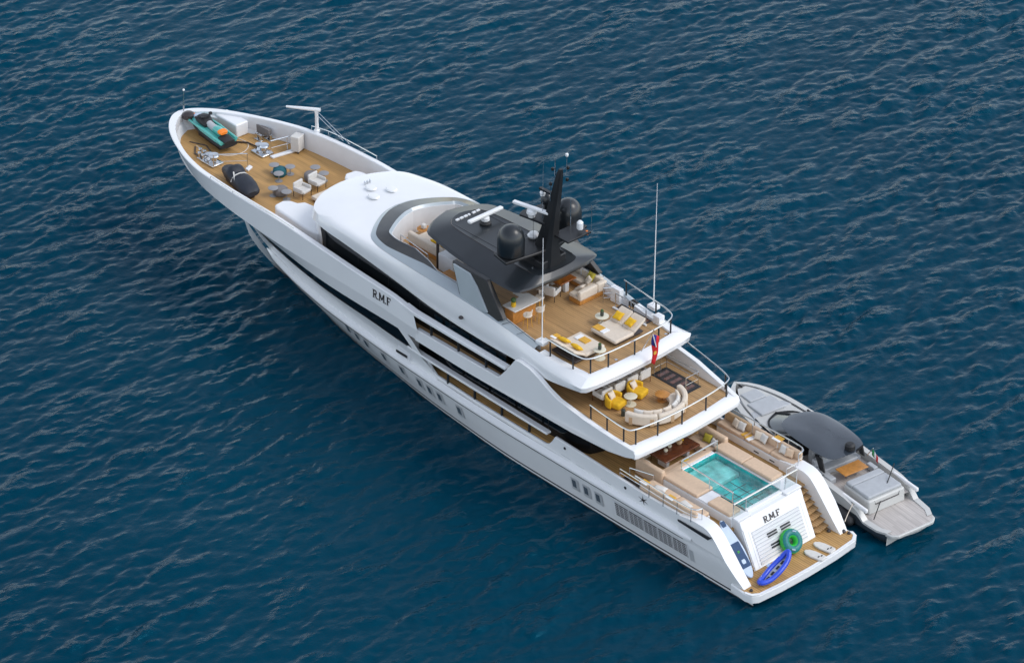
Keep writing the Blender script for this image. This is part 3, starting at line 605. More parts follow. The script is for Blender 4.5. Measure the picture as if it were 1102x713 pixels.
pw.grid([[(lerp(3.21, 8.09, i / NX), lerp(-1.35, 1.35, j / NY), 3.47 + .012 * math.sin(i * .7 + 1.3 * math.sin(j * .5)) + .01 * math.sin(j * .9 + i * .35)) for i in range(NX + 1)] for j in range(NY + 1)])
pwo = pw.build("pool_water", M['poolwater'], pool_o, smooth=180)
if pwo.data.polygons[0].normal.z < 0: pwo.data.flip_normals()
MB().tube([(3.2, 1.38, 3.54), (8.12, 1.38, 3.54), (8.12, -1.38, 3.54), (3.2, -1.38, 3.54)], .03, 8, True).build("pool_coping", M['steel'], pool_o)
rbox("pool_coping", 2.98, 3.2, -1.3, 1.4, 3.42, 3.56, M['white'], pool_o, .03)
MB().box(3.14, 3.17, -1.3, 1.3, 3.56, 4.2).build("pool_glass", M['clear'], pool_o, smooth=0)
def rail(name, path, h, posts=(), bars=(), r=.04, postmat='steel', postr=.028, mat_='steel', parent=None, lean=0, smooth=0):
    top = [(x, y, z + h) for x, y, z in path]
    if smooth: top = smoothpath(top, smooth)
    o = MB().tube(top, r, 8).build(name, M[mat_], parent or Y_)
    for hb in bars:
        bp = [(x, y, z + hb) for x, y, z in path]
        MB().tube(smoothpath(bp, smooth) if smooth else bp, r * .45, 6).build("rail_wire", M['steel'], o)
    for p in posts:
        if isinstance(p, (int, float)):
            i = min(int(p), len(path) - 2); p = tuple(Vector(path[i]).lerp(Vector(path[i + 1]), p - i))
        MB().tube([p, (p[0] - lean, p[1], p[2] + h)], postr, 6).build("rail_post", M[postmat], o)
    return o
rail("pool_rail", [(3.95, 1.6, 3.5), (8.0, 1.45, 3.5), (8.05, -1.42, 3.5)], .85, (0, .45, 1, 2), r=.045)
rail("pool_rail", [(3.05, 2.5, 3.5), (3.05, 1.5, 3.5), (3.05, -1.6, 3.5), (3.05, -2.5, 3.5)], .95, (0, 1, 2, 3), r=.05)
for ya, yb2 in ((1.5, 2.45), (-1.5, -2.45)):
    MB().box(3.04, 3.06, ya, yb2, 3.56, 4.4).build("glass_panel", M['clear'], Y_, smooth=0)
rail("stair_rail", [(3.9, -3.3, 3.5), (3.9, -2.6, 3.5)], .5, (0, 1), r=.03)
# sun pads on the island
for a in ((5.75, 8.4, 1.25, 2.52), (3.3, 4.95, 1.62, 2.52), (4.1, 6.3, -1.62, -2.55), (6.34, 8.5, -1.62, -2.55)):
    rbox("sun_pad", a[0], a[1], a[2], a[3], 3.46, 3.68, M['beige'], Y_, .07)
rbox("pad_step", 5.0, 5.7, 1.4, 2.5, 3.462, 3.54, M['white2'], Y_, .02)
# dinette: U sofa and table (table is loose furniture)
rbox("dinette_back", 8.3, 10.4, 2.34, 2.66, 2.9, 3.95, M['beige'], Y_, .1)
rbox("dinette_back", 8.3, 10.4, -2.3, -2.62, 2.9, 3.95, M['beige'], Y_, .1)
rbox("dinette_back", 8.3, 8.62, -1.3, 2.4, 2.9, 3.62, M['beige'], Y_, .08)
rbox("dinette_seat", 8.62, 9.15, -1.3, 2.3, 2.9, 3.36, M['beige'], Y_, .06)
rbox("dinette_seat", 9.15, 10.4, 1.75, 2.32, 2.9, 3.36, M['beige'], Y_, .06)
rbox("dinette_seat", 8.62, 10.4, -2.28, -1.4, 2.9, 3.36, M['beige'], Y_, .06)
# long side sofas built into the bulwarks
rbox("sofa_base", 4.3, 8.7, 2.95, 3.9, 2.9, 3.3, M['white'], Y_, .04)
for a, b_ in ((4.3, 6.4), (6.44, 8.65)):
    rbox("sofa_seat", a, b_, 3.0, 3.9, 3.3, 3.55, M['beige'], Y_, .08)
rbox("sofa_back", 4.35, 8.7, 3.82, 4.04, 3.3, 3.86, M['beige'], Y_, .08)
rbox("sofa_base", 4.2, 10.2, -3.6, -4.2, 2.9, 3.36, M['white'], Y_, .04)
for a, b_ in ((4.25, 6.1), (6.14, 8.05), (8.09, 10.2)):
    rbox("sofa_seat", a, b_, -3.62, -4.3, 3.36, 3.6, M['beige'], Y_, .07)
    rbox("sofa_back", a + .05, b_ - .05, -4.16, -4.36, 3.58, 4.15, M['tan'] if a > 8 else M['beige'], Y_, .07)
rbox("sofa_arm", 7.98, 8.12, -3.6, -4.2, 3.56, 3.72, M['tan'], Y_, .03)
for xx in (5.7, 6.9):
    MB().box(xx, xx + .38, -3.594, -3.59, 3.06, 3.14).build("drawer_pull", M['boot'], Y_, smooth=0)
rail("stern_rail", [(8.75, 4.28, 3.45), (6.5, 4.36, 3.45), (4.4, 4.36, 3.5), (4.02, 3.9, 3.5)], .85, (.5, 1, 1.5, 2, 3), (.45,), smooth=4)
rail("stern_rail", [(9.6, -4.34, 3.5), (6.5, -4.44, 3.5), (4.4, -4.36, 3.5), (4.1, -3.75, 3.5)], .85, (.5, 1, 1.5, 2, 3), (.45,), smooth=4)
rail("side_stair_rail", [(9.9, 3.55, 2.95), (8.5, 3.1, 2.95)], .95, (0, 1), (.45,))
rail("side_stair_rail", [(10.2, 4.0, 2.95), (8.6, 4.05, 2.95)], .95, (0, 1), (.45, .7))
MB().box(10.5, 9.0, 3.2, 4.05, 2.9, 2.915).build("side_stairwell", M['stair'], Y_, smooth=0)
# ------------------------------------------------------------------ upper and sun deck rails
up = [(12.6, 4.05, 5.98), (11.0, 4.08, 5.84), (9.9, 3.98, 5.70), (9.52, 3.6, 5.66), (9.3, 2.0, 5.64), (9.22, 0, 5.64), (9.3, -2.0, 5.64), (9.52, -3.6, 5.66), (9.9, -3.98, 5.70), (11.0, -4.1, 5.9), (14.0, -4.25, 6.35)]
MB().grid([fullring([(9.0, 4.12, 5.12), (8.92, 3.9, 5.12), (8.8, 2.0, 5.12), (8.72, 0, 5.12)]),
           fullring([(8.98, 4.12, 5.4), (8.88, 3.95, 5.4), (8.76, 2.0, 5.4), (8.66, 0, 5.4)]),
           fullring([(9.1, 4.12, 5.65), (9.1, 3.98, 5.65), (9.0, 2.0, 5.64), (8.92, 0, 5.64)]),
           fullring([(9.7, 3.9, 5.64), (9.58, 3.75, 5.64), (9.4, 2.0, 5.63), (9.31, 0, 5.63)]),
           fullring([(9.74, 3.88, 5.5), (9.6, 3.7, 5.5), (9.43, 2.0, 5.5), (9.34, 0, 5.5)])]).build("upper_deck_fascia", M['white'], Y_, smooth=50)
MB().add([(9.0, 4.1, 5.10), (8.8, 2.0, 5.10), (8.72, 0, 5.10), (8.8, -2.0, 5.10), (9.0, -4.1, 5.10), (14, -4.2, 5.10), (14, 4.2, 5.10)], [tuple(range(7))]).build("upper_soffit", M['white2'], Y_, smooth=0)
o = rail("deck_rail", up, .95, (), (), r=.04, mat_='steel', smooth=5)
for p in ((9.5, 3.55, 5.64), (9.31, 2.05, 5.64), (9.22, .25, 5.64), (9.29, -1.7, 5.64), (9.5, -3.55, 5.64), (10.0, 3.98, 5.7), (11.2, 4.08, 5.85), (12.5, 4.06, 5.96), (10.0, -3.98, 5.72)):
    MB().tube([p, (p[0] + .02, p[1], p[2] + .93)], .05, 6).build("rail_post", M['darkpost'], o)
sd = [(17.9, -3.7, 8.5), (15.4, -3.7, 8.25), (14.2, -3.6, 8.15), (13.6, -3.2, 8.14), (13.38, -2.0, 8.13), (13.32, 0, 8.13), (13.38, 2.0, 8.13), (13.6, 3.2, 8.14), (14.2, 3.5, 8.15), (15.4, 3.62, 8.22), (16.6, 3.68, 8.32)]
o = rail("deck_rail", sd, .95, (), (), r=.04, mat_='steel', smooth=5)
for p in ((13.38, 1.92, 8.12), (13.32, -.06, 8.12), (13.38, -2.0, 8.12), (13.58, -3.15, 8.12), (13.57, 3.1, 8.12), (14.5, 3.54, 8.14), (16.2, 3.66, 8.26), (15.3, -3.7, 8.22), (17.7, -3.7, 8.47)):
    MB().tube([p, (p[0] + .02, p[1], p[2] + .93)], .05, 6).build("rail_post", M['darkpost'], o)
# flag staff and ensign
MB().tube([(13.1, -.35, 8.3), (12.2, -.4, 10.1)], .03, 6).build("flag_staff", M['steel'], Y_)
fl = MB(); rows = []
for i in range(9):
    t = i / 8; rows.append([(12.3 - .1 * s_ + .30 * t * .3 + .05 * math.sin(5 * t + 3 * s_), -.42 - .42 * s_ * (1 - .35 * t) + .05 * math.sin(7 * t), 9.75 - 1.85 * t - .25 * s_) for s_ in (0, .33, .66, 1)])
fl.grid(rows); fo = fl.build("ensign", M['red'], Y_, solid=.01)
MB().grid([[(x - .012, y + .008, z) for x, y, z in r_3[:3]] for r_3 in rows[:4]]).build("ensign_canton", M['flagblue'], fo, solid=.03)
MB().tube([(rows[0][0][0] - .03, rows[0][0][1] + .02, rows[0][0][2]), (rows[3][2][0] - .03, rows[3][2][1] + .02, rows[3][2][2])], .035, 4).build("ensign_cross", M['flagwhite'], fo)
MB().lathe([(.12, 0), (.12, .02), (0, .02)], n=8).xf(lambda x, y, z: (rows[5][1][0] - .03 - z, rows[5][1][1] + x, rows[5][1][2] + y)).build("ensign_badge", M['ochre'], fo)
# stair openings on the two aft decks
for nm, (xa, xb, ya, yb2, z) in dict(u=(11.4, 13.9, -2.25, -3.25, 5.565), s=(15.25, 17.7, -2.85, -3.4, 8.065)).items():
    o = MB().box(xa, xb, ya, yb2, z - .01, z).build("stair_opening", M['stair'], Y_, smooth=0)
    for k in range(5):
        xx = lerp(xa, xb, (k + .5) / 5); MB().box(xx - .12, xx + .12, ya - .1, yb2 + .1, z + .002, z + .012).build("stair_tread", M['walnut'], o, smooth=0)
    rail("stair_rail", [(xb, ya, z), (xb, yb2, z), (xa, yb2, z), (xa, ya, z)] if nm == 'u' else [(xb, ya, z), (xa, ya, z)], .95, (0, .5, 1, 2, 3) if nm == 'u' else (0, .5, 1), (.48,), r=.028)
MB().box(11.25, 14.05, -2.15, -3.38, 5.553, 5.562).build("stair_kerb", M['boot'], Y_, smooth=0)
rbox("stair_cabinet", 17.75, 18.5, -3.2, -3.55, SD, SD + .95, M['white'], Y_, .03)
rbox("stair_step", 14.6, 15.1, -3.25, -3.7, SD, SD + .55, M['white'], Y_, .03)
rail("stair_rail", [(18.6, -2.75, SD), (18.2, -3.35, SD)], .95, (0, 1), (.3, .6), r=.03)
rbox("stair_kerb", 15.1, 17.8, -2.68, -2.8, SD, SD + .1, M['white'], Y_, .02)
# ------------------------------------------------------------------ hardtop
hx = [19.0, 19.1, 19.35, 19.9, 22, 24.7, 26.8, 27.9, 28.6, 28.95]; hy = [0, 1.5, 2.8, 3.22, 3.25, 3.06, 2.72, 2.38, 1.25, 0]
ix = [19.25, 19.3, 19.5, 20.0, 22, 24.5, 26.2, 27.1, 27.6, 27.75]; iy = [0, .8, 1.4, 1.6, 1.6, 1.5, 1.4, 1.2, .6, 0]
oz = [10.75, 10.73, 10.65, 10.62, 10.64, 10.69, 10.72, 10.74, 10.76, 10.76]
ho = smoothpath([(a, b_, z) for a, b_, z in zip(hx, hy, oz)], 3); hi = smoothpath([(a, b_, 11.12) for a, b_ in zip(ix, iy)], 3)
hm = [(lerp(p[0], q[0], .12), lerp(p[1], q[1], .12), p[2] + .10) for p, q in zip(ho, hi)]
hin = [(p[0] * .88 + 24 * .12, p[1] * .8, 11.1) for p in hi]
low = [(lerp(p[0], q[0], .2), lerp(p[1], q[1], .2), p[2] - .16) for p, q in zip(ho, hi)]
h3 = MB().grid([fullring(r) for r in (low, ho, hm, hi, hin)])
h3.f.append(tuple(range(len(h3.v) - (2 * len(hin) - 1), len(h3.v)))); h3.f.append(tuple(range(0, 2 * len(low) - 1)))
H_ = h3.build("hardtop", M['black'], Y_, smooth=14)
for sg in (1, -1):
    MB().tube([(x, y * sg, z + .005) for x, y, z in hi[9:24]], .022, 4).build("crease_highlight", M['letter'], H_)  # lighter line along the crease stands in for its bright edge highlight
for seg_ in ([(27.3, 1.1), (27.3, -1.1)], [(23.2, 1.1), (27.3, 1.1)], [(23.2, -1.1), (27.3, -1.1)], [(23.2, 1.1), (23.2, -1.1)]):
    MB().tube([(x, y, 11.105) for x, y in seg_], .014, 4).build("hatch_seam", M['boot'], H_)
for k in range(6):
    yy = .75 - k * .32; MB().box(27.15, 27.28, yy, yy - (.24 if k != 3 else .12), 11.1, 11.18).build("roof_light", M['white'], H_, smooth=0)
for xx, yy in ((24.4, -.9), (20.4, 1.1), (21.2, -1.1), (22.6, .9), (20.2, -.4)):
    MB().lathe([(.05, 0), (.05, .05), (0, .06)], (xx, yy, 11.1), 8).build("roof_stud", M['steel'], H_)
# silver fins and black legs of the hardtop
for sg in (1, -1):
    fb = [(24.5, 10.72), (21.6, 10.68), (21.2, 10.3), (19.8, 9.05), (20.3, 8.75), (23.35, 8.9)]
    MB().prism(fb, 'y', sg * 3.30, sg * 3.62).xf(lambda x, y, z: (x, y + sg * (10.7 - z) * .24 - sg * .12, z)).build("hardtop_leg", M['mast'], Y_, bevel=.04)
    ff = [(24.3, 10.66), (22.9, 10.62), (22.2, 10.15), (21.0, 9.05), (21.15, 8.98), (23.2, 9.0)]
    MB().prism(ff, 'y', sg * 3.62, sg * 3.72).xf(lambda x, y, z: (x, y + sg * (10.7 - z) * .24 - sg * .12, z)).build("side_fin", M['silver'], Y_, bevel=.015)
# ------------------------------------------------------------------ mast
def MX(z): return lerp(20.75, 19.35, (z - 10.6) / 6.9)
ms = MB(); rows = []
for z, wx, wy in ((10.55, 1.05, .75), (11.6, .9, .62), (12.4, .66, .46), (13.4, .52, .38), (14.6, .38, .3), (16.0, .28, .22), (17.1, .18, .16), (17.4, .1, .1)):
    rows.append([(MX(z) + a * wx, b_ * wy, z) for a, b_ in ((-1, -.6), (-.6, -1), (.6, -1), (1, -.3), (1, .3), (.6, 1), (-.6, 1), (-1, .6))])
ms.grid(rows, True); ms.f.append(tuple(range(len(ms.v) - 8, len(ms.v)))); MS = ms.build("mast", M['mast'], Y_, smooth=25)
def mp(nm, mb, mt='mast', **k): return mb.build(nm, M[mt], MS, **k)
rbox("mast_base", 19.8, 21.8, -.95, .9, 10.9, 11.55, M['mast'], MS, .08)
mp("dome_wing", MB().prism([(21.7, 2.9), (21.9, 1.0), (21.6, 0), (21.9, -1.0), (21.7, -2.9), (20.4, -3.15), (20.1, -1.5), (19.9, 0), (20.1, 1.5), (20.4, 3.15)], 'z', 12.02, 12.2), bevel=.05)
for sg in (1, -1):
    mp("wing_strut", MB().prism([(.5, 11.3), (.2, 11.3), (1.9, 12.05), (2.5, 12.05)], 'x', 20.5, 20.9).xf(lambda x, y, z: (x, y * sg, z)))
    mp("satellite_dome", MB().lathe([(.72, 0), (.78, .1), (.79, .9), (.76, 1.15), (.68, 1.4), (.52, 1.62), (.3, 1.76), (.08, 1.81)], (21.0, 2.2 * sg, 12.2), 28), 'black', smooth=60)
mp("small_dome", MB().lathe([(.16, 0), (.18, .35), (.36, .5), (.38, .75), (.32, .95), (.18, 1.1), (.03, 1.14)], (21.3, -.85, 13.7), 18), 'black', smooth=60)
mp("radar_bracket", MB().prism([(20.2, .45), (21.9, .75), (22.1, .3), (21.9, -1.1), (20.9, -1.1), (20.2, -.4)], 'z', 13.66, 13.8), bevel=.03)
mp("radar_pedestal", MB().lathe([(.2, 0), (.24, .15), (.3, .25), (.28, .42), (.1, .5)], (21.2, .45, 13.8), 14), 'white')
mp("radar_bar", MB().box(-1.25, 1.25, -.13, .13, -.09, .09).xf(lambda x, y, z: (21.2 + x * .97 - y * .24, .45 + x * .22 + y * .97 , 14.38 + z)), 'white', bevel=.05)
mp("light_bracket", MB().box(19.9, 21.0, -.10, .10, 15.5, 15.62)); mp("light_bracket", MB().box(18.6, 19.9, -1.7, .1, 13.0, 13.12), bevel=.02)
mp("anchor_light", MB().lathe([(.13, 0), (.17, .2), (.1, .32), (0, .34)], (20.8, 0, 15.15), 10), 'white')
mp("white_beacon", MB().lathe([(.17, 0), (.2, .1), (.19, .42), (.1, .52), (0, .54)], (19.0, -1.2, 13.3), 12), 'white')
mp("red_beacon", MB().lathe([(.1, 0), (.12, .2), (0, .25)], (18.8, -1.55, 12.9), 8), 'orange')
mp("white_pod", MB().lathe([(.3, 0), (.36, .12), (.25, .26), (0, .3)], (21.5, .0, 12.2), 14), 'white')
for (xx, yy, z0, z1, rr_, mt) in ((20.6, .15, 15.6, 17.6, .022, 'white'), (20.95, .55, 12.2, 14.0, .02, 'steel'), (20.4, .35, 14.0, 15.9, .03, 'steel'), (19.3, -.75, 13.1, 15.2, .035, 'steel'), (18.5, -1.6, 13.1, 14.9, .03, 'steel'), (19.6, .2, 17.0, 18.1, .04, 'white'), (19.15, -.25, 17.0, 18.3, .035, 'steel'), (19.85, .3, 15.3, 16.3, .03, 'steel')):
    mp("whip_antenna", MB().tube([(xx, yy, z0), (xx, yy, z1)], [rr_ * .8, rr_ * .5], 6), 'steel')
for (xx, yy, z) in ((19.15, -.25, 18.2), (19.85, .3, 16.3), (19.1, -.3, 17.4), (19.7, .3, 17.3), (19.2, -.35, 16.6), (20.2, .3, 13.4)):
    mp("navigation_light", MB().lathe([(.07, 0), (.1, .06), (.09, .16), (.03, .2)], (xx, yy, z), 10), 'white' if z > 18 else 'mast')
# forward radar on the hardtop
RD = thing("roof_radar", "white open array radar turning on the forward part of the black hardtop", "radar", (25.85, -.3, 11.1))
MB().lathe([(.34, 0), (.36, .1), (.26, .2)], n=14).build("radar_foot", M['rubber'], RD)
MB().lathe([(.2, .18), (.26, .26), (.24, .42), (.1, .5)], n=14).build("radar_gearbox", M['white'], RD)
MB().box(-.14, .14, -1.3, 1.3, .48, .68).build("radar_bar", M['white'], RD, bevel=.06)
# tall whip aerials on the aft coaming
for sg, (xx, yy, z0, L_) in ((1, (17.25, 3.30, 8.6, 6.6)), (-1, (15.75, -3.95, 8.6, 7.9))):
    rbox("aerial_foot", xx - .3, xx + .3, yy - .25, yy + .25, z0 - .15, z0 + .08, M['white'], Y_, .04)
    MB().tube([(xx, yy, z0), (xx, yy, z0 + L_ * .62)], [.038, .028], 8).build("whip_aerial", M['white'], Y_)
    MB().tube([(xx, yy, z0 + L_ * .62), (xx, yy, z0 + L_)], [.026, .016], 6).build("whip_aerial", M['white2'], Y_)
# ================================================================== FURNITURE AND LOOSE THINGS
def pillow(name, label, loc, rot, size, material, group=None):
    n = 8; b_ = MB(); rows_t, rows_b = [], []
    for i in range(n + 1):
        u = -1 + 2 * i / n; rt, rb = [], []
        for j in range(n + 1):
            v = -1 + 2 * j / n; h = (max(0, (1 - u ** 4) * (1 - v ** 4))) ** .6; pin = 1 - .10 * (1 - abs(u)) * (abs(v) ** 3) - .0
            pin2 = 1 - .10 * (1 - abs(v)) * (abs(u) ** 3)
            x, y = u * pin2, v * pin; rt.append((x * size[0] / 2, y * size[1] / 2, h * size[2] / 2)); rb.append((x * size[0] / 2, y * size[1] / 2, -h * size[2] / 2))
        rows_t.append(rt); rows_b.append(rb)
    b_.grid(rows_t); b_.grid(rows_b)
    o = b_.build(name, M[material], None, smooth=80); o.location = loc; o.rotation_euler = [R(a) for a in rot]
    return tag(o, label, "cushion", group)
def disc_table(label, loc, r=.33, h=.5, m_='greytop', group=None, cat="side table", base=.22):
    t = thing("side_table", label, cat, loc, 0, group)
    MB().lathe([(r - .02, h - .03), (r, h - .02), (r, h), (r - .02, h + .01)], n=24).build("table_top", M[m_], t)
    MB().lathe([(.035, .02), (.03, h - .03)], n=8).build("stem", M[m_], t)
    MB().lathe([(base, 0), (base, .02), (.05, .04)], n=20).build("base", M[m_], t)
    return t
# ---- fore deck lounge
FZ = FD + .003
for i, (x, y, lb) in enumerate(((45.7, -.62, "grey pedestal table forward of the teal pouf, furthest forward on the teak bow deck"), (44.65, -.12, "grey pedestal table overlapping the port side of the teal pouf"), (44.85, -1.2, "grey pedestal table to starboard of the teal pouf"),
        (43.45, 1.3, "grey pedestal table forward of the grey pouf near the covered jet ski"), (42.55, .98, "grey pedestal table overlapping the aft side of the grey pouf near the white sofa block"), (43.75, -2.3, "grey pedestal table forward of the starboard grey pouf"), (42.8, -2.2, "grey pedestal table aft of the starboard grey pouf behind the second armchair"))):
    disc_table(lb, (x - .25, y + .1, FZ), .32, .55, group="grey pedestal tables on the bow deck", base=.24)
def pouf(label, loc, m_, r=.42, h=.5, grp=None):
    o = MB().lathe([(r * .86, 0), (r, .08), (r * 1.04, h * .5), (r, h * .82), (r * .85, h * .97), (r * .4, h * 1.02), (.02, h * 1.02)], n=26).build("pouf", M[m_], None, smooth=70)
    o.location = loc; tag(o, label, "pouf", grp)
pouf("round teal velvet pouf among three grey tables on the bow deck", (44.95, -.55, FZ), 'teal', grp="poufs on the bow deck")
pouf("round grey pouf beside the white sofa block and covered jet ski", (43.0, .95, FZ), 'grey', grp="poufs on the bow deck")
pouf("round grey pouf behind the starboard white armchair on the bow deck", (43.2, -1.6, FZ), 'grey', grp="poufs on the bow deck")
def armchair(label, loc, rz, fab='pale', grp=None, legm='mast', cat="armchair"):
    t = thing("armchair", label, cat, loc, rz, grp)      # faces local +X
    rbox("seat", -.36, .40, -.34, .34, .34, .52, M[fab], t, .06)
    rbox("backrest", -.46, -.32, -.40, .40, .36, .95, M[fab], t, .06)
    for sg in (1, -1):
        rbox("armrest", -.40, .34, sg * .34, sg * .44, .40, .70, M[fab], t, .04)
        MB().tube([(.34, sg * .38, 0), (.36, sg * .38, .42)], .022, 6).build("leg", M[legm], t)
        MB().tube([(-.42, sg * .38, 0), (-.40, sg * .38, .45)], .022, 6).build("leg", M[legm], t)
    return t
armchair("white upholstered armchair on black legs near the port sofa block on the bow deck", (41.95, .1, FZ), R(188), grp="white armchairs on the bow deck")
armchair("white upholstered armchair on black legs in front of the starboard grey pouf", (42.1, -1.2, FZ), R(188), grp="white armchairs on the bow deck")
# fixed bow lounge (part of the yacht)
for sg in (1, -1):
    MB().prism([(36.4, 3.5), (37.2, 3.62), (40.4, 3.42), (40.85, 3.2), (40.95, 2.5), (40.6, 2.12), (40.1, 2.0), (39.9, 1.6), (39.2, 1.5), (37.3, 1.5), (36.4, 1.8)], 'z', FD, 7.45).xf(lambda x, y, z: (x, y * sg, z)).build("bow_sofa_block", M['white'], Y_, bevel=.13, seg=4)
rbox("bow_daybed", 39.6, 41.15, -1.45, .1, FD + .12, FD + .36, M['cream'], Y_, .05)
rbox("bow_daybed_base", 39.2, 41.05, -1.4, .05, FD, FD + .13, M['walnut'], Y_, .02)
# breakwater coaming and rail across the bow deck
for (ya, xa, yb2, xb) in ((.62, 46.75, .1, 46.95), (-1.55, 47.0, -3.75, 46.65)):
    MB().prism([(xa + .16, ya), (xa - .16, ya), (xb - .16, yb2), (xb + .16, yb2)], 'z', FD, FD + .12).build("breakwater", M['white'], Y_, bevel=.03)
rail("bow_rail", [(48.4, 1.9, FD), (46.95, .38, FD + .1)], .95, (0, 1), (.45,), r=.035)
rail("bow_rail", [(47.25, -1.75, FD + .1), (47.0, -2.85, FD + .1), (46.6, -3.9, FD + .1)], .95, (0, 1, 2), (.45,), r=.035)
# mooring gear
for sg, lx, ly in ((1, 49.0, 1.55), (-1, 47.9, -1.55)):
    wl = MB().box(lx - .6, lx + .6, ly - .45, ly + .45, FD, FD + .14).build("windlass", M['steel'], Y_, bevel=.04)
    MB().lathe([(.34, .14), (.34, .2), (.2, .28), (.22, .5), (.34, .6), (.3, .68), (.05, .7)], (lx - .2, ly, FD), 18).build("windlass_drum", M['steel'], wl)
    MB().lathe([(.26, .14), (.18, .3), (.26, .46), (.05, .48)], (lx + .4, ly - .1, FD), 16).build("windlass_drum", M['steel'], wl)
    MB().tube([(lx + .5, ly + .2 * sg, FD + .1), (lx + 1.6, ly + .1 * sg, FD + .08), (lx + 2.3, ly * .7, FD + .06)], .05, 6).build("anchor_chain", M['letter'], wl)
for x, y in ((49.4, -2.5), (49.0, -3.0), (50.15, 1.4), (49.8, 1.75)):
    bt = MB().box(x - .34, x + .34, y - .14, y + .14, FD, FD + .06).build("mooring_bitts", M['steel'], Y_, bevel=.02)
    for dx in (-.2, .2): MB().lathe([(.1, .06), (.09, .34), (.13, .38), (.12, .44), (.02, .46)], (x + dx, y, FD), 12).build("bollard", M['steel'], bt)
rbox("deck_plate", 48.9, 50.4, -2.9, -3.15, FD + .15, FD + .7, M['grey'], Y_, .03)
MB().tube(smoothpath([(51.4, .9, FD + .02), (50.2, .9, FD + .02), (49.0, .2, FD + .02), (48.8, -.9, FD + .02), (49.6, -1.7, FD + .02), (51.2, -1.4, FD + .02)], 6), .035, 5).build("deck_hose", M['cream'], Y_)
MB().tube([(52.1, .9, FD + .02), (51.0, .45, FD + .03), (49.7, .9, FD + .03)], .045, 5).build("anchor_chain", M['letter'], Y_)
bc = rbox("bow_cabinet", 50.45, 52.6, -1.55, -2.55, FD, FD + .95, M['white'], Y_, .1)
MB().prism([(53.5, -.9), (52.3, -1.55), (52.3, -2.3), (53.1, -1.9)], 'z', FD, FD + .8).build("bow_cabinet", M['white'], Y_, bevel=.08)
MB().tube([(54.05, -.2, 7.4), (54.0, -.25, 8.9)], [.05, .035], 8).build("jackstaff", M['steel'], Y_)
MB().ball((54.0, -.25, 8.95), .08, 8).build("jackstaff_light", M['white'], Y_)
MB().lathe([(.3, 0), (.42, .05), (.42, .3), (.25, .42), (.03, .44)], (53.55, -.2, 7.15), 16).build("bow_searchlight", M['letter'], Y_)
# crane
cr_ = MB().lathe([(.2, 0), (.2, .12), (.12, .2), (.11, 1.3), (.14, 1.42), (.12, 1.62), (.03, 1.66)], (45.85, -4.35, 7.72), 14).build("deck_crane", M['white'], Y_)
a = Vector((45.85, -4.35, 9.27)); d = Vector((1.42, 1.0, 0)).normalized()
MB().tube([tuple(a - d * .25), tuple(a + d * .9), tuple(a + d * 1.95)], [.13, .11, .07], 8).build("crane_arm", M['white'], cr_)
MB().tube([(45.85, -4.35, 9.2), (43.0, -4.62, 7.85)], .018, 5).build("crane_stay", M['steel'], cr_)
MB().tube([(45.85, -4.35, 8.9), (43.6, -4.6, 7.85)], .018, 5).build("crane_stay", M['steel'], cr_)
rail("bulwark_rail", [(46.3, -4.3, 7.74), (45.0, -4.58, 7.78), (43.2, -4.66, 7.8), (40.5, -4.66, 7.8)], .22, (0, 1, 2, 3), r=.035, smooth=4)
rail("bulwark_rail", [(45.6, 4.3, 7.76), (43.2, 4.5, 7.8), (40.5, 4.5, 7.8), (37.5, 4.5, 7.62)], .10, (0, 1, 2, 3), r=.03)
t = thing("locker_trolley", "white covered trolley on small wheels beside the starboard bow rail", "trolley", (46.6, -3.35, FZ), R(20))
rbox("cover", -.3, .3, -.36, .36, .12, 1.15, M['pale'], t, .05)
for sx in (-.2, .2):
    for sy in (-.28, .28): MB().lathe([(.03, -.02), (.07, -.02), (.07, .02), (.03, .02)], n=10).xf(lambda x, y, z: (x + sx, z + sy, y + .07)).build("wheel", M['rubber'], t)
# jet skis -------------------------------------------------------------
def loft(rows, name, m_, par, **k):
    b_ = MB(); b_.grid(rows, True); o = len(b_.v); n_ = len(rows[0]); b_.f.append(tuple(range(n_))); b_.f.append(tuple(range(o - n_, o))); return b_.build(name, m_, par, **k)
def sect(x, w_, zlo, zhi, n=14, p=2.6):
    out = []
    for j in range(n):
        a_ = 2 * math.pi * j / n; c_, s_ = math.cos(a_), math.sin(a_)
        out.append((x, math.copysign(abs(c_) ** (2 / p), c_) * w_ / 2, (zlo + zhi) / 2 + math.copysign(abs(s_) ** (2 / p), s_) * (zhi - zlo) / 2))
    return out
js = thing("jet_ski", "mint green and black jet ski with orange seat tail on the bow", "jet ski", (51.3, -.32, FD + .3), R(-6.5))     # bow towards local +X
loft([sect(2.3, .12, .30, .40), sect(2.0, .6, .12, .45), sect(1.4, 1.0, .02, .42), sect(.4, 1.26, -.02, .4), sect(-1, 1.32, 0, .36), sect(-1.95, 1.26, .03, .36)], "hull", M['rubber'], js, smooth=50)
loft([sect(2.33, .14, .38, .52), sect(2.05, .62, .36, .66), sect(1.5, 1.02, .32, .7), sect(.5, 1.32, .30, .58), sect(-1, 1.38, .30, .54), sect(-1.9, 1.28, .28, .5)], "upper_hull", M['mint'], js, smooth=50)
loft([sect(2.1, .2, .6, .72), sect(1.7, .6, .6, .9), sect(1.3, .8, .55, 1.02)], "cowl", M['paleblue'], js, smooth=50)
loft([sect(1.32, .82, .55, 1.03), sect(.85, .9, .5, 1.12), sect(.3, .72, .5, .8)], "console", M['rubber'], js, smooth=50)
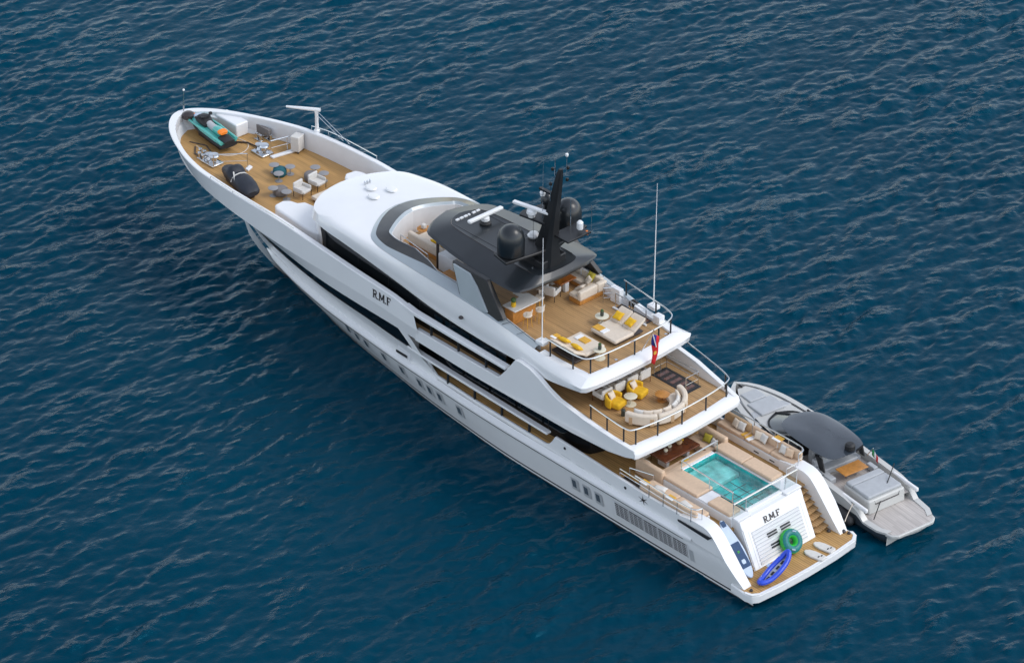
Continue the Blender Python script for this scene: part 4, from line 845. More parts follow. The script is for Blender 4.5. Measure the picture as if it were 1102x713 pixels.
for sg in (1, -1):
    loft([[(x + .0, sg * .55 + y * .24, z) for x, y, z in sect(1.9, .6, .45, .58)], [(x, sg * .58 + y * .2, z) for x, y, z in sect(0, 1.0, .45, .66)], [(x, sg * .58 + y * .2, z) for x, y, z in sect(-1.9, .9, .42, .58)]], "side_gunwale", M['mint'], js, smooth=50)
    MB().tube([(.75, 0, 1.1), (.62, sg * .42, 1.2)], .035, 6).build("handlebar", M['rubber'], js)
    rbox("mirror", .95, 1.1, sg * .42, sg * .62, 1.0, 1.12, M['rubber'], js, .03)
loft([sect(.35, .4, .5, .95), sect(-.1, .46, .5, .88), sect(-.5, .50, .5, .92)], "seat", M['ltgrey'], js, smooth=50)
loft([sect(-.45, .52, .5, .93), sect(-.8, .58, .5, .98), sect(-1.25, .5, .5, .92)], "pillion_seat", M['mint'], js, smooth=50)
loft([sect(-1.1, .62, .72, .99), sect(-1.3, .66, .72, .96), sect(-1.42, .5, .72, .88)], "seat_tail", M['orange'], js, smooth=50)
loft([sect(-1.3, .8, .45, .66), sect(-2.05, .8, .4, .56)], "boarding_deck", M['rubber'], js, smooth=50)
rbox("nose_marking", 1.95, 2.05, .05, .22, .76, .80, M['orange'], js, .01)
rbox("cradle", -1.4, 1.2, -.35, .35, -.30, .03, M['letter'], js, .04)
loft([sect(1.0, .6, .95, 1.12), sect(.8, .7, .98, 1.18), sect(.62, .5, 1.0, 1.14)], "dashboard", M['rubber'], js, smooth=50)
jc = thing("covered_jet_ski", "jet ski under a dark navy cover strapped down by the port bow bulwark", "jet ski", (45.3, 2.35, FD + .25), R(-13)); jc.scale = (.94, .92, .9)
loft([sect(2.1, .3, .3, .5), sect(1.8, .85, .1, .68), sect(1.1, 1.2, .0, .9), sect(.7, 1.3, 0, 1.25), sect(.45, 1.3, 0, 1.22), sect(.2, 1.3, 0, .92), sect(-.6, 1.4, 0, .98), sect(-1.3, 1.38, .0, .86), sect(-1.85, 1.2, .06, .66), sect(-2.05, .8, .15, .5)], "cover", M['navycover'], jc, smooth=50)
for xx, w_, hh in ((-.15, 1.36, .97), (-1.0, 1.4, .95)):
    if xx < -.5: continue
    MB().tube([(xx, s_ * w_ / 2 * 1.02, .5 + (hh - .47) * (1 - abs(s_) ** 3)) for s_ in (-1, -.8, -.5, 0, .5, .8, 1)], .045, 6).build("strap", M['pale'], jc)
MB().tube([(.2, .3, .98), (-.6, .6, .72)], .05, 6).build("strap", M['pale'], jc)
rbox("cradle", -1.6, 1.4, -.35, .35, -.25, .05, M['letter'], jc, .04)
# roof fittings of the wheelhouse
for x, y in ((36.0, -.35), (35.0, .3), (34.95, -1.05)):
    MB().lathe([(.05, -.1), (.30, 0), (.36, .06), (.3, .13), (.05, .15)], (x, y, 9.28 if x < 35.5 else 9.2), 14, 1.1, .9).build("roof_vent", M['white'], Y_)
for k in range(3): MB().lathe([(.05, -.2), (.07, .2), (.02, .26)], (36.75, -.5 - .2 * k, 9.1), 8).build("horn", M['steel'], Y_)
# ---- sun deck: front lounge
SZ = SD + .003
sofa = MB
rbox("lounge_sofa_base", 27.9, 30.9, .55, 1.15, SD, SD + .28, M['orangewood'], Y_, .03)
rbox("lounge_sofa_back", 27.9, 31.0, .9, 1.2, SD + .28, SD + .95, M['cream'], Y_, .1)
rbox("lounge_sofa_seat", 27.9, 30.8, -.2, .9, SD + .2, SD + .55, M['cream'], Y_, .08)
pillow("cushion", "yellow cushion leaning on the cream sofa under the front edge of the hardtop", (29.1, .70, SD + .78), (62, 0, 10), (.55, .5, .2), 'yellow', "yellow cushions in the front lounge")
pillow("cushion", "yellow cushion at the aft end of the cream sofa, half under the hardtop", (28.4, .68, SD + .78), (62, 0, -12), (.55, .5, .2), 'yellow', "yellow cushions in the front lounge")
lt = disc_table("round teak table with white lamp at the front of the sun deck", (31.1, -.2, SZ), .42, .55, 'orangewood')
rbox("lamp", -.14, .14, -.14, .14, .565, .85, M['pale'], lt, .06)
rail("lounge_rail", [(31.0, 1.7, SZ), (28.2, 2.05, SZ)], .9, (0, .5, 1), (.3, .6), r=.035)
rbox("galley_cabinet", 26.5, 27.7, .8, 1.7, SD, SD + 1.1, M['white'], Y_, .03)
rbox("sideboard", 23.9, 26.3, 2.1, 2.75, SD, SD + .78, M['white'], Y_, .03)
rbox("sideboard_top", 23.95, 26.25, 2.14, 2.71, SD + .782, SD + .82, M['orangewood'], Y_, .01)
MB().tube([(27.85, 1.6, SD), (27.85, 1.6, 10.7)], .09, 8).build("hardtop_post", M['letter'], Y_)
MB().tube([(27.85, -1.6, SD), (27.85, -1.6, 10.7)], .09, 8).build("hardtop_post", M['letter'], Y_)
# ---- sun deck: bar
rbox("bar_front", 20.2, 20.9, 1.0, 2.75, SD, SD + .98, M['orangewood'], Y_, .03)
rbox("bar_top", 19.95, 21.0, .85, 2.85, SD + .98, SD + 1.05, M['pale'], Y_, .02)
rbox("bar_top", 21.0, 21.6, .9, 1.5, SD + .98, SD + 1.05, M['pale'], Y_, .02)
def stool(label, loc, rz):
    t = thing("bar_stool", label, "bar stool", loc, rz, "bar stools at the sun deck bar")
    MB().lathe([(.24, .72), (.27, .78), (.25, .86), (.02, .88)], n=16).build("seat", M['cream'], t)
    b_ = MB(); b_.grid([[(math.cos(a_) * rr_, math.sin(a_) * rr_, z) for a_ in [R(120 + 120 * k / 8) for k in range(9)]] for rr_, z in ((.25, .85), (.30, 1.12), (.24, 1.12), (.20, .85))]); b_.build("backrest", M['cream'], t)
    for k in range(4):
        a_ = R(45 + 90 * k); MB().tube([(.18 * math.cos(a_), .18 * math.sin(a_), .74), (.27 * math.cos(a_), .27 * math.sin(a_), 0)], .018, 5).build("leg", M['ochre'], t)
stool("cream bar stool nearest the port coaming at the aft face of the bar", (19.55, 2.25, SZ), 0)
stool("cream bar stool second from the port coaming at the aft face of the bar", (19.5, 1.35, SZ), R(-10))
stool("cream bar stool at the inboard end of the bar by the white counter", (20.5, .42, SZ), R(90))
v = thing("potted_plant", "yellow glass vase with dark leaves on the white bar top", "vase", (20.45, 2.5, SD + 1.053))
MB().lathe([(.12, 0), (.15, .12), (.13, .26), (.15, .3)], n=14).build("vase", M['yellow'], v); MB().ball((0, 0, .42), .16, 8).build("leaves", M['leaf'], v)
# ---- sun deck: L sofa and dining
ls = thing("corner_sofa", "L shaped cream sofa on a varnished base against the starboard coaming", "sofa", (20.5, -2.8, SZ))
rbox("base", -1.3, -.4, -.85, 1.3, 0, .26, M['orangewood'], ls, .03); rbox("base", -.4, 2.0, -.85, -.05, 0, .26, M['orangewood'], ls, .03)
rbox("seat", -1.05, -.35, -.8, 1.28, .26, .5, M['cream'], ls, .07); rbox("seat", -.33, 2.0, -.6, .0, .26, .5, M['cream'], ls, .07)
rbox("backrest", -1.32, -1.0, -.1, 1.3, .26, .85, M['cream'], ls, .09); rbox("backrest", -1.32, -1.0, -.85, -.12, .26, .85, M['cream'], ls, .09); rbox("backrest", -1.0, .6, -.9, -.6, .26, .9, M['cream'], ls, .09); rbox("backrest", .62, 2.0, -.9, -.6, .26, .9, M['cream'], ls, .09)
pillow("cushion", "olive yellow cushion at the forward end of the starboard corner sofa", (22.1, -3.25, SD + .78), (-55, 0, 10), (.6, .55, .2), 'olive')
pillow("cushion", "olive cushion in the corner of the L shaped cream sofa", (20.2, -3.3, SD + .8), (-55, 0, -5), (.6, .55, .2), 'olive')
pillow("cushion", "cream scatter cushion in front of the olive one in the sofa corner", (20.05, -2.95, SD + .75), (-50, 0, -25), (.55, .5, .2), 'cream')
pillow("cushion", "cream cushion lying on the aft arm of the L shaped sofa", (19.95, -2.2, SD + .62), (0, 35, 8), (.7, .5, .2), 'cream')
dt = thing("dining_table", "square varnished table with white feet before the cream corner sofa", "table", (21.5, -2.0, SZ))
rbox("table_top", -.75, .75, -.72, .6, .66, .73, M['varnish'], dt, .02)
for sx in (-.55, .55): rbox("leg", sx - .12, sx + .12, -.2, .1, 0, .66, M['white'], dt, .02)
vy = thing("candle_holder", "small yellow glass candle holder on the varnished sun deck table", "candle holder", (21.45, -2.0, SZ + .735)); MB().lathe([(.1, 0), (.12, .1), (.1, .28), (.02, .28)], n=12).build("glass", M['yellow'], vy); MB().ball((0, 0, .33), .07, 8).build("candle", M['ochre'], vy)
for i, (x, y, rz, lb) in enumerate(((20.95, -.95, R(-70), "white dining armchair on the port side of the varnished table, nearest the aft deck"), (22.0, -.9, R(-90), "white dining armchair on the port side of the varnished table under the hardtop"))):
    armchair(lb, (x, y, SZ), rz, 'pale', "sun deck dining armchairs", 'letter', "chair")
# ---- sun deck: sunbeds
def sunbed(label, loc, flip):
    t = thing("double_sunbed", label, "sunbed", loc, R(180) if flip else 0, "double sunbeds on the sun deck")   # foot towards local +Y, head at -Y
    rbox("base", -.95, .95, -1.1, 1.05, .1, .2, M['letter'], t, .02)
    rbox("mattress", -1.0, 1.0, -.35, 1.15, .2, .42, M['cream'], t, .08)
    for sx in (-.5, .5):
        MB().box(sx - .49, sx + .49, -1.05, 0, -.11, .11).xf(lambda x, y, z: (x, -.33 + y * .88 - z * .3, .36 - y * .48 + z)).build("backrest", M['cream'], t, bevel=.07, seg=3)
    for sx in (-.8, .8):
        for sy in (-.9, .9): MB().box(sx - .04, sx + .04, sy - .04, sy + .04, 0, .12).build("leg", M['letter'], t)
    return t
sunbed("cream double sunbed facing port with two upright yellow cushions, starboard of its twin", (15.6, -.95, SZ), False)
sunbed("cream double sunbed on the port side seen from behind its low backrest", (15.75, 1.98, SZ), True)
G = "yellow cushions on the double sunbeds"
pillow("cushion", "yellow cushion on the forward half of the starboard sunbed backrest", (16.1, -1.5, SD + .76), (-32, 0, 4), (.6, .55, .22), 'yellow', G)
pillow("cushion", "yellow cushion on the aft half of the starboard sunbed backrest", (15.15, -1.5, SD + .76), (-32, 0, -4), (.6, .55, .22), 'yellow', G)
pillow("cushion", "yellow cushion on the forward half of the port sunbed backrest", (16.3, 2.5, SD + .74), (32, 0, 5), (.75, .42, .24), 'yellow', G)
pillow("cushion", "yellow cushion on the aft half of the port sunbed backrest", (15.3, 2.5, SD + .74), (32, 0, -5), (.75, .42, .24), 'yellow', G)
def towel(label, loc, rz, sx, sy, grp="folded ochre and white towels"):
    t = thing("folded_towel", label, "towel", loc, R(rz), grp)
    rbox("cloth", -sx / 2, sx / 2, -sy / 2, sy / 6, 0, .05, M['ochre'], t, .02); rbox("white_border", -sx / 2 - .02, sx / 2 + .02, sy / 6, sy / 2, 0, .055, M['flagwhite'], t, .02)
towel("ochre and white towel at the foot of the starboard sunbed", (16.1, -.15, SD + .43), 90, .5, .95)
towel("ochre and white towel folded on the forward half of the port sunbed", (16.0, 1.35, SD + .43), -90, .5, .9)
towel("ochre and white rolled towel at the head corner of the port sunbed", (16.75, 2.75, SD + .86), 0, .35, .5)
t1 = disc_table("round cream stone table with dark vase forward of the starboard sunbed", (17.0, -1.1, SZ), .40, .5, 'stone')
t2 = disc_table("round cream stone table with dark vase aft of the port sunbed by the rail", (14.45, 1.55, SZ), .36, .55, 'stone', base=.33)
for (x, y, z, lb) in ((17.0, -1.1, SZ + .512, "smoked glass vase with green leaves on the forward sun deck table"), (14.45, 1.55, SZ + .562, "smoked glass vase with green leaves on the table by the aft rail")):
    v = thing("vase", lb, "vase", (x, y, z), 0, "vases on the sun deck side tables"); MB().lathe([(.09, 0), (.11, .1), (.1, .26), (.08, .3)], n=12).build("glass", M['vase'], v); MB().ball((0, 0, .33), .1, 8).build("leaves", M['leaf'], v)
for x, y in ((13.75, -2.95), (13.7, 1.0)):
    MB().lathe([(.09, 0), (.09, .02), (.0, .025)], (x, y, SD), 10).build("deck_light", M['steel'], Y_)
# ---- upper aft deck
UZ = 5.553
cs = thing("curved_sofa", "large curved cream sofa with brown straps on the open upper deck", "sofa", (11.6, .3, UZ))
def arc(r_in, r_out, z0, z1, a0, a1, n=24):
    b_ = MB(); rows = []
    for k in range(n + 1):
        a_ = R(lerp(a0, a1, k / n)); c_, s_ = math.cos(a_), math.sin(a_)
        rows.append([(r_in * c_ , r_in * s_ * 1.15, z0), (r_out * c_, r_out * s_ * 1.15, z0), (r_out * c_, r_out * s_ * 1.15, z1), (r_in * c_, r_in * s_ * 1.15, z1)])
    b_.grid(rows, True); b_.f.append((0, 1, 2, 3)); o_ = len(b_.v); b_.f.append((o_ - 4, o_ - 3, o_ - 2, o_ - 1)); return b_
arc(.95, 1.75, .12, .42, 95, 265).build("seat", M['cream'], cs, bevel=.07, seg=3)
for k in range(3):
    a0 = 93 + k * 58.2; arc(1.62, 1.9, .12, .78, a0, a0 + 57, 10).build("backrest", M['cream'], cs, bevel=.1, seg=3)
for a_ in (103, 138, 172, 205, 238):
    arc(1.895, 1.915, .1, .56, a_, a_ + 6, 2).build("strap", M['tan'], cs)
arc(1.1, 1.7, 0, .12, 97, 263).build("plinth", M['rubber'], cs)
for i, (a_, mt, lb) in enumerate(((112, 'pale', "white cushion at the port end of the curved cream sofa"), (132, 'cream', "cream cushion next to the port end of the curved sofa"), (152, 'tan', "peach cushion in the port half of the curved sofa"), (176, 'cream', "cream cushion in the middle of the curved sofa"), (200, 'pale', "white cushion just to starboard of the curved sofa's middle"), (220, 'pale', "white cushion in the starboard half of the curved sofa"), (240, 'cream', "cream cushion nearest the starboard end of the curved sofa"))):
    pillow("cushion", lb, (11.6 + 1.42 * math.cos(R(a_)), .3 + 1.42 * 1.15 * math.sin(R(a_)), UZ + .62), (0, 65, a_ + 180) if False else (65, 0, a_ + 90 + 180 - 180), (.62, .42, .2), 'cream' if mt == 'tan' else mt, "cushions on the curved sofa")
def tub(label, loc, rz):
    t = thing("tub_armchair", label, "armchair", loc, rz, "yellow armchairs on the upper deck")
    rbox("seat", -.4, .5, -.42, .42, .08, .46, M['yellow'], t, .1)
    b_ = MB(); rows = []
    for k in range(15):
        a_ = R(80 + 200 * k / 14); c_, s_ = math.cos(a_), math.sin(a_); h = .8 - .16 * abs(k - 7) / 7
        rows.append([(.42 * c_ - .05, .42 * s_, .08), (.58 * c_ - .05, .58 * s_, .08), (.58 * c_ - .05, .58 * s_, h), (.42 * c_ - .05, .42 * s_, h)])
    b_.grid(rows, True); b_.f.append((0, 1, 2, 3)); o_ = len(b_.v); b_.f.append((o_ - 4, o_ - 3, o_ - 2, o_ - 1)); b_.build("backrest", M['yellow'], t, bevel=.06, seg=3)
    return t
tub("yellow tub armchair with cream cushion nearest the port side of the upper deck", (13.05, 1.6, UZ), R(-105) + math.pi / 2 * 0 + R(-65))
tub("yellow tub armchair with cream cushion nearest the dining chairs and starboard stair", (13.0, -.05, UZ), R(-165))
pillow("cushion", "cream cushion in the port yellow armchair", (13.3, 1.68, UZ + .66), (0, -62, 12), (.5, .5, .18), 'cream', "cushions in the yellow armchairs")
pillow("cushion", "cream cushion in the yellow armchair further to starboard", (13.25, .02, UZ + .66), (0, -62, 15), (.5, .5, .18), 'cream', "cushions in the yellow armchairs")
disc_table("round cream stone table between the two yellow armchairs", (12.65, .85, UZ), .38, .55, 'stone', base=.34)
disc_table("round tan wooden table at the starboard end of the curved sofa", (11.75, -.75, UZ), .42, .42, 'orangewood', base=.3)
v = thing("lantern", "small dark lantern at the port end of the curved sofa", "lantern", (12.1, 1.95, UZ)); MB().lathe([(.13, 0), (.13, .38), (.08, .42), (.02, .44)], n=10).build("body", M['vase'], v); MB().tube([(.1, 0, .42), (0, 0, .58), (-.1, 0, .42)], .015, 5).build("handle", M['letter'], v)
dt = thing("dining_table", "dark dining table in the shade under the sun deck overhang", "table", (15.0, .4, UZ)); rbox("table_top", -.5, .6, -1.9, 1.9, .68, .75, M['walnut'], dt, .03); rbox("pedestal", -.25, .25, -1.0, 1.0, 0, .68, M['walnut'], dt, .03)
for i, (y, lb) in enumerate(((1.75, "port most of the white dining chairs showing below the sun deck overhang"), (.75, "second from port of the white dining chairs below the sun deck overhang"), (-.25, "third from port of the white dining chairs below the sun deck overhang"), (-1.25, "starboard most of the white dining chairs below the sun deck overhang"))):
    armchair(lb, (14.0, y, UZ), 0, 'pale', "dining chairs under the sun deck overhang", 'walnut', "chair")
# ---- main aft deck
MZ = 2.903
dt = thing("dining_table", "long glossy walnut table inside the U sofa forward of the pool", "table", (9.85, .15, MZ)); rbox("table_top", -.72, .72, -1.35, 1.35, .70, .80, M['walnut'], dt, .02)
for sy in (-.8, .8): rbox("leg", -.35, .35, sy - .12, sy + .12, 0, .7, M['white'], dt, .03)
for i, (x, y, r_, lb) in enumerate(((9.9, .75, .12, "small round cream candle bowl on the port half of the walnut table"), (10.05, .3, .12, "small round cream candle bowl at the middle of the walnut table"), (9.95, -.35, .18, "larger round tan bowl on the starboard half of the walnut table"), (10.05, -.7, .08, "small yellow cup beside the tan bowl on the walnut table"))):
    o = MB().lathe([(r_ * .6, 0), (r_, r_ * .7), (r_ * .9, r_ * 1.3), (r_ * .3, r_ * 1.4)], n=14).build("candle_bowl", M['yellow' if i == 3 else ('tan' if i == 2 else 'stone')], None, smooth=60); o.location = (x, y, MZ + .803); tag(o, lb, "bowl", "bowls on the walnut table")
for i, (x, y, rz, lb) in enumerate(((11.0, 1.5, 180, "cream armchair at the port forward corner of the walnut table"), (11.1, -1.1, 180, "cream armchair at the starboard forward corner of the walnut table"), (10.9, .3, 180, "cream armchair in the shade at the forward side of the walnut table"))):
    armchair(lb, (x, y, MZ), R(rz), 'cream', "armchairs forward of the walnut table", 'walnut', "chair")
pillow("cushion", "cream cushion in the port corner of the dinette", (9.9, 2.12, MZ + .68), (60, 0, 0), (.5, .45, .16), 'cream')
pillow("cushion", "olive yellow cushion against the starboard back of the dinette", (9.4, -2.05, MZ + .7), (-60, 0, 10), (.55, .5, .18), 'olive')
pillow("cushion", "white cushion beside the olive one in the dinette", (8.85, -2.0, MZ + .68), (-60, 0, -10), (.5, .45, .18), 'pale')
pillow("cushion", "small yellow cushion on the aft seat of the dinette", (8.8, .35, MZ + .55), (0, 25, 0), (.4, .5, .14), 'yellow')
for i, (x, m_, lb) in enumerate(((9.1, 'cream', "cream cushion at the forward end of the starboard side sofa"), (8.65, 'pale', "white cushion next to the forward cream one on the starboard side sofa"), (7.35, 'cream', "cream cushion in the middle of the starboard side sofa"), (6.95, 'pale', "white cushion in the middle of the starboard side sofa"), (5.45, 'pale', "white cushion towards the aft end of the starboard side sofa"), (5.0, 'tan', "beige cushion at the aft end of the starboard side sofa"))):
    pillow("cushion", lb, (x, -4.02, 3.88), (-62, 0, (i % 3) * 12 - 10), (.55, .52, .18), m_ if m_ != 'tan' else 'beige', "cushions on the starboard side sofa")
towel("ochre and white towel lying between the cushions of the starboard side sofa", (7.95, -3.82, 3.61), 80, .5, .8)
towel("ochre and white towel draped over the back of the starboard side sofa", (6.1, -4.25, 4.155), 0, .55, .5)
towel("ochre and white towel roll at the forward end of the port side sofa", (8.35, 3.92, 3.87), 0, .5, .4)
towel("ochre and white towel roll over the middle of the port side sofa back", (6.35, 3.92, 3.87), 0, .5, .4)
pillow("cushion", "white cushion lying at the forward end of the port side sofa", (7.6, 3.5, 3.64), (0, 0, 20), (.8, .5, .2), 'pale', "cushions on the port side sofa")
pillow("cushion", "white cushion lying at the middle of the port side sofa", (5.6, 3.55, 3.64), (0, 0, -10), (.8, .5, .2), 'pale', "cushions on the port side sofa")
# ---- toys on the swim platform
pb = thing("paddle_board", "pale blue and navy paddle board standing against the port stairs", "paddle board", (.95, 3.12, 1.0))
L_ = 3.5; bo = MB(); ol = []
for k in range(28):
    a_ = 2 * math.pi * k / 28; ol.append((math.copysign(abs(math.cos(a_)) ** 1.25, math.cos(a_)) * L_ / 2 + L_ / 2, math.sin(a_) * .46 * (1 - .12 * math.cos(a_))))
pdir = Vector((2.35, -.06, 2.25)).normalized(); pw = Vector((.30, .90, .25)); pw = (pw - pdir * pw.dot(pdir)).normalized(); pn3 = pdir.cross(pw).normalized()
if pn3.z < 0: pn3 = -pn3
PB = lambda u, v_, n_: tuple(pdir * u + pw * v_ + pn3 * n_)
bo.add([PB(u, v_, 0) for u, v_ in ol] + [PB(u, v_, .12) for u, v_ in ol], [tuple(range(28)), tuple(range(55, 27, -1))] + [(i, (i + 1) % 28, 28 + (i + 1) % 28, 28 + i) for i in range(28)]); bo.build("board", M['paleblue'], pb, bevel=.03)
def patch(name, u0, u1, w_, m_, lift=.124):
    b_ = MB(); b_.add([PB(u, v_, h) for h in (lift - .03, lift + .012) for u, v_ in ((u0, -w_), (u0 + .1, -w_ - .03), (u1 - .1, -w_ - .03), (u1, -w_), (u1, w_), (u1 - .1, w_ + .03), (u0 + .1, w_ + .03), (u0, w_))], [tuple(range(8)), tuple(range(15, 7, -1))] + [(i, (i + 1) % 8, 8 + (i + 1) % 8, 8 + i) for i in range(8)]); b_.build(name, M[m_], pb)
patch("deck_pad", .62, 2.1, .31, 'navy'); patch("nose_pad", 3.08, 3.42, .12, 'navy'); patch("pad_emblem", 1.5, 1.62, .05, 'green', .14); patch("pad_emblem", .85, 1.1, .1, 'paleblue', .138); 
ky = thing("inflatable_kayak", "blue inflatable kayak with grey floor lying on the swim platform", "kayak", (.4, 2.0, .93), 0)       # long axis local x
ky.location = (.22, 1.95, 1.22); ky.rotation_euler = (R(-8), R(-20), R(-86))
ring_ = []
for k in range(32):
    a_ = 2 * math.pi * k / 32; ring_.append((math.copysign(abs(math.cos(a_)) ** 1.1, math.cos(a_)) * 1.24, math.sin(a_) * .33, .20 + .22 * abs(math.cos(a_)) ** 4))
MB().tube(ring_, .145, 10, True).build("side_tube", M['blue'], ky, smooth=70)
MB().prism([(x * .9, y * .85) for x, y, z in ring_], 'z', .06, .16).build("floor", M['ltgrey'], ky, smooth=0)
for xx in (-.65, -.25, .2, .6): MB().box(xx - .12, xx + .12, -.06, .06, .16, .19).build("floor_pad", M['rubber'], ky)
for xx in (-.9, .0, .9): MB().box(xx - .12, xx + .12, .36 if xx == 0 else .22, .50 if xx == 0 else .3, .34, .39).build("grip_patch", M['paleblue'], ky, bevel=.01)
tb = thing("towable_tube", "round green and teal inflatable tube leaning against the transom", "inflatable tube", (1.2, -.35, .93))
cc = Vector((.12, 0, .66)); nrm = Vector((-.80, .05, .60)).normalized(); e1 = Vector((0, 1, 0)); e1 = (e1 - nrm * e1.dot(nrm)).normalized(); e2 = nrm.cross(e1)
MB().tube([tuple(cc + e1 * math.cos(a_) * .44 + e2 * math.sin(a_) * .44) for a_ in [2 * math.pi * k / 28 for k in range(28)]], .27, 14, True).build("tube", M['green'], tb, smooth=70)
MB().grid([[tuple(cc + (e1 * math.cos(a_) + e2 * math.sin(a_)) * rr_ + nrm * h) for a_ in [2 * math.pi * k / 28 for k in range(28)]] for rr_, h in ((.66, .17), (.56, .266), (.45, .29), (.32, .25), (.22, .08), (.18, -.1))], True).build("cover", M['tubeteal'], tb, smooth=70)
for a_ in (1.0, 4.2): MB().tube([tuple(cc + e1 * (math.cos(a_ + d_2) * .52) + e2 * (math.sin(a_ + d_2) * .52) + nrm * .30) for d_2 in (-.22, 0, .22)], .04, 6).build("handle", M['paleblue'], tb)
for i, (x, y, lb) in enumerate(((.12, -1.0, "white bodyboard nearest the green tube on the swim platform"), (.28, -1.92, "white bodyboard nearest the starboard stairs on the swim platform"))):
    t = thing("bodyboard", lb, "bodyboard", (x, y, .905), R(10), "white bodyboards on the swim platform")
    pts = [(-.62, .22), (-.5, .27), (.1, .30), (.45, .24), (.66, .08), (.66, -.08), (.45, -.24), (.1, -.30), (-.5, -.27), (-.62, -.22)]
    MB().prism(pts, 'z', .0, .13).build("board", M['pale'], t, bevel=.04, seg=3)
    for sx, sy in ((-.3, .08), (-.38, -.1)): MB().box(sx - .03, sx + .03, sy - .06, sy + .06, .13, .17).build("foot_strap", M['rubber'], t, bevel=.01)
for x, y, r_ in ((.62, -3.86, .14), (.30, -3.95, .10), (.25, 3.85, .1), (1.2, -3.3, .12)):
    MB().lathe([(r_, 0), (r_, .06), (r_ * .5, .14), (.02, .14)], (x, y, .90), 10).build("platform_cleat", M['letter'], Y_)
# ================================================================== TENDER
TD = thing("tender_boat", "grey and white open motor tender with dark roof moored along the starboard side", "tender", (-1.2, -7.3, 0), R(-7.5))
TL = 15.6
ty = curve({0: 1.62, .5: 1.9, 3: 2.08, 7: 2.1, 10: 2.0, 12.5: 1.72, 14.2: 1.2, 15.1: .62, TL: 0})
tz = curve({0: .75, 1.6: .78, 2.2: 1.25, 3.2: 1.5, 8: 1.62, 12: 1.78, TL: 1.9})
def trow(dy, zf, n=46, x0=0, x1=TL, k=1.0):
    return [(lerp(x0, x1, math.sin(i / n * math.pi / 2)), max(0, ty(lerp(x0, x1, math.sin(i / n * math.pi / 2))) * k + (dy if i < n else 0)), zf(lerp(x0, x1, math.sin(i / n * math.pi / 2))) if callable(zf) else zf) for i in range(n + 1)]
MB().grid([trow(0, -.4, k=.7), trow(0, .1, k=.9), trow(0.04, .42, k=1.0), trow(.03, lambda x: min(tz(x) - .12, .95))]).mirror().build("hull", M['tenderdark'], TD)
MB().grid([trow(.03, lambda x: min(tz(x) - .12, .95)), trow(.02, tz), trow(-.34, lambda x: tz(x) + .02), trow(-.36, lambda x: tz(x) - .5)]).mirror().build("gunwale", M['tender'], TD)
MB().add([(0, 1.65, -.4), (0, -1.65, -.4), (0, -1.65, .72), (0, 1.65, .72)], [(0, 1, 2, 3)]).build("stern_plate", M['tender'], TD)
MB().prism([(-.55, 1.25), (-.3, 1.6), (.3, 1.75), (2.4, 1.75), (2.4, -1.75), (.3, -1.75), (-.3, -1.6), (-.55, -1.25)], 'z', .52, .72).build("bathing_platform", M['tender'], TD, bevel=.05)
MB().prism([(-.42, 1.2), (-.2, 1.5), (.3, 1.62), (2.4, 1.62), (2.4, -1.62), (.3, -1.62), (-.2, -1.5), (-.42, -1.2)], 'z', .70, .735).build("platform_decking", M['teak_pale'], TD, smooth=0)
MB().box(-.52, -.42, -1.2, 1.2, .60, .70).build("platform_edge", M['rubber'], TD)
ck = trow(-.38, 1.12, 30, 2.0, 10.5); MB().add(ck + [(x, -y, z) for x, y, z in ck[::-1]], [tuple(range(2 * len(ck)))]).build("cockpit_deck", M['teak_pale'], TD, smooth=0)
fk = [(p[0], max(p[1] - .5, 0), tz(p[0]) + .0) for p in trow(0, tz, 24, 9.6, TL - .7)]
MB().grid([fk, [(x, -y, z) for x, y, z in fk]]).build("foredeck", M['tender'], TD)
# aft sun pad
MB().box(2.0, 4.15, -1.32, 1.32, .72, 1.58).xf(lambda x, y, z: (x + (1.58 - z) * -.12, y, z)).build("sunpad_base", M['tender'], TD, bevel=.1, seg=3)
for a_, b2_ in ((2.15, 3.55), (3.58, 4.1)):
    rbox("sunpad_cushion", a_, b2_, -1.22, 1.22, 1.56, 1.78, M['ltgrey'], TD, .08)
MB().tube([(2.02, -.9, 1.5), (1.96, -.85, 1.3), (1.96, .85, 1.3), (2.02, .9, 1.5)], .035, 6).build("grab_rail", M['letter'], TD)
for a in ((1.45, 2.0), (-1.7, 2.0)): pass
# settee, table
rbox("settee", 5.9, 6.5, -1.45, 1.45, 1.1, 1.5, M['ltgrey'], TD, .07); rbox("settee_back", 6.45, 6.75, -1.5, 1.5, 1.1, 1.95, M['ltgrey'], TD, .08)
rbox("settee", 5.0, 5.95, 1.1, 1.55, 1.1, 1.48, M['ltgrey'], TD, .07); rbox("settee", 4.5, 5.2, -1.2, -1.55, 1.1, 1.48, M['ltgrey'], TD, .07)
tt = rbox("cockpit_table", 4.55, 5.45, -.85, .85, 1.66, 1.73, M['orangewood'], TD, .03)
for sy in (-.35, .35): MB().tube([(5.0, sy, 1.12), (5.0, sy, 1.66)], .05, 8).build("table_leg", M['steel'], tt)
rbox("helm_console", 8.1, 8.9, -1.2, 1.2, 1.1, 2.0, M['rubber'], TD, .1)
for sy in (-.75, .0, .75): rbox("helm_seat", 7.1, 7.6, sy - .3, sy + .3, 1.1, 2.0, M['ltgrey'], TD, .1)
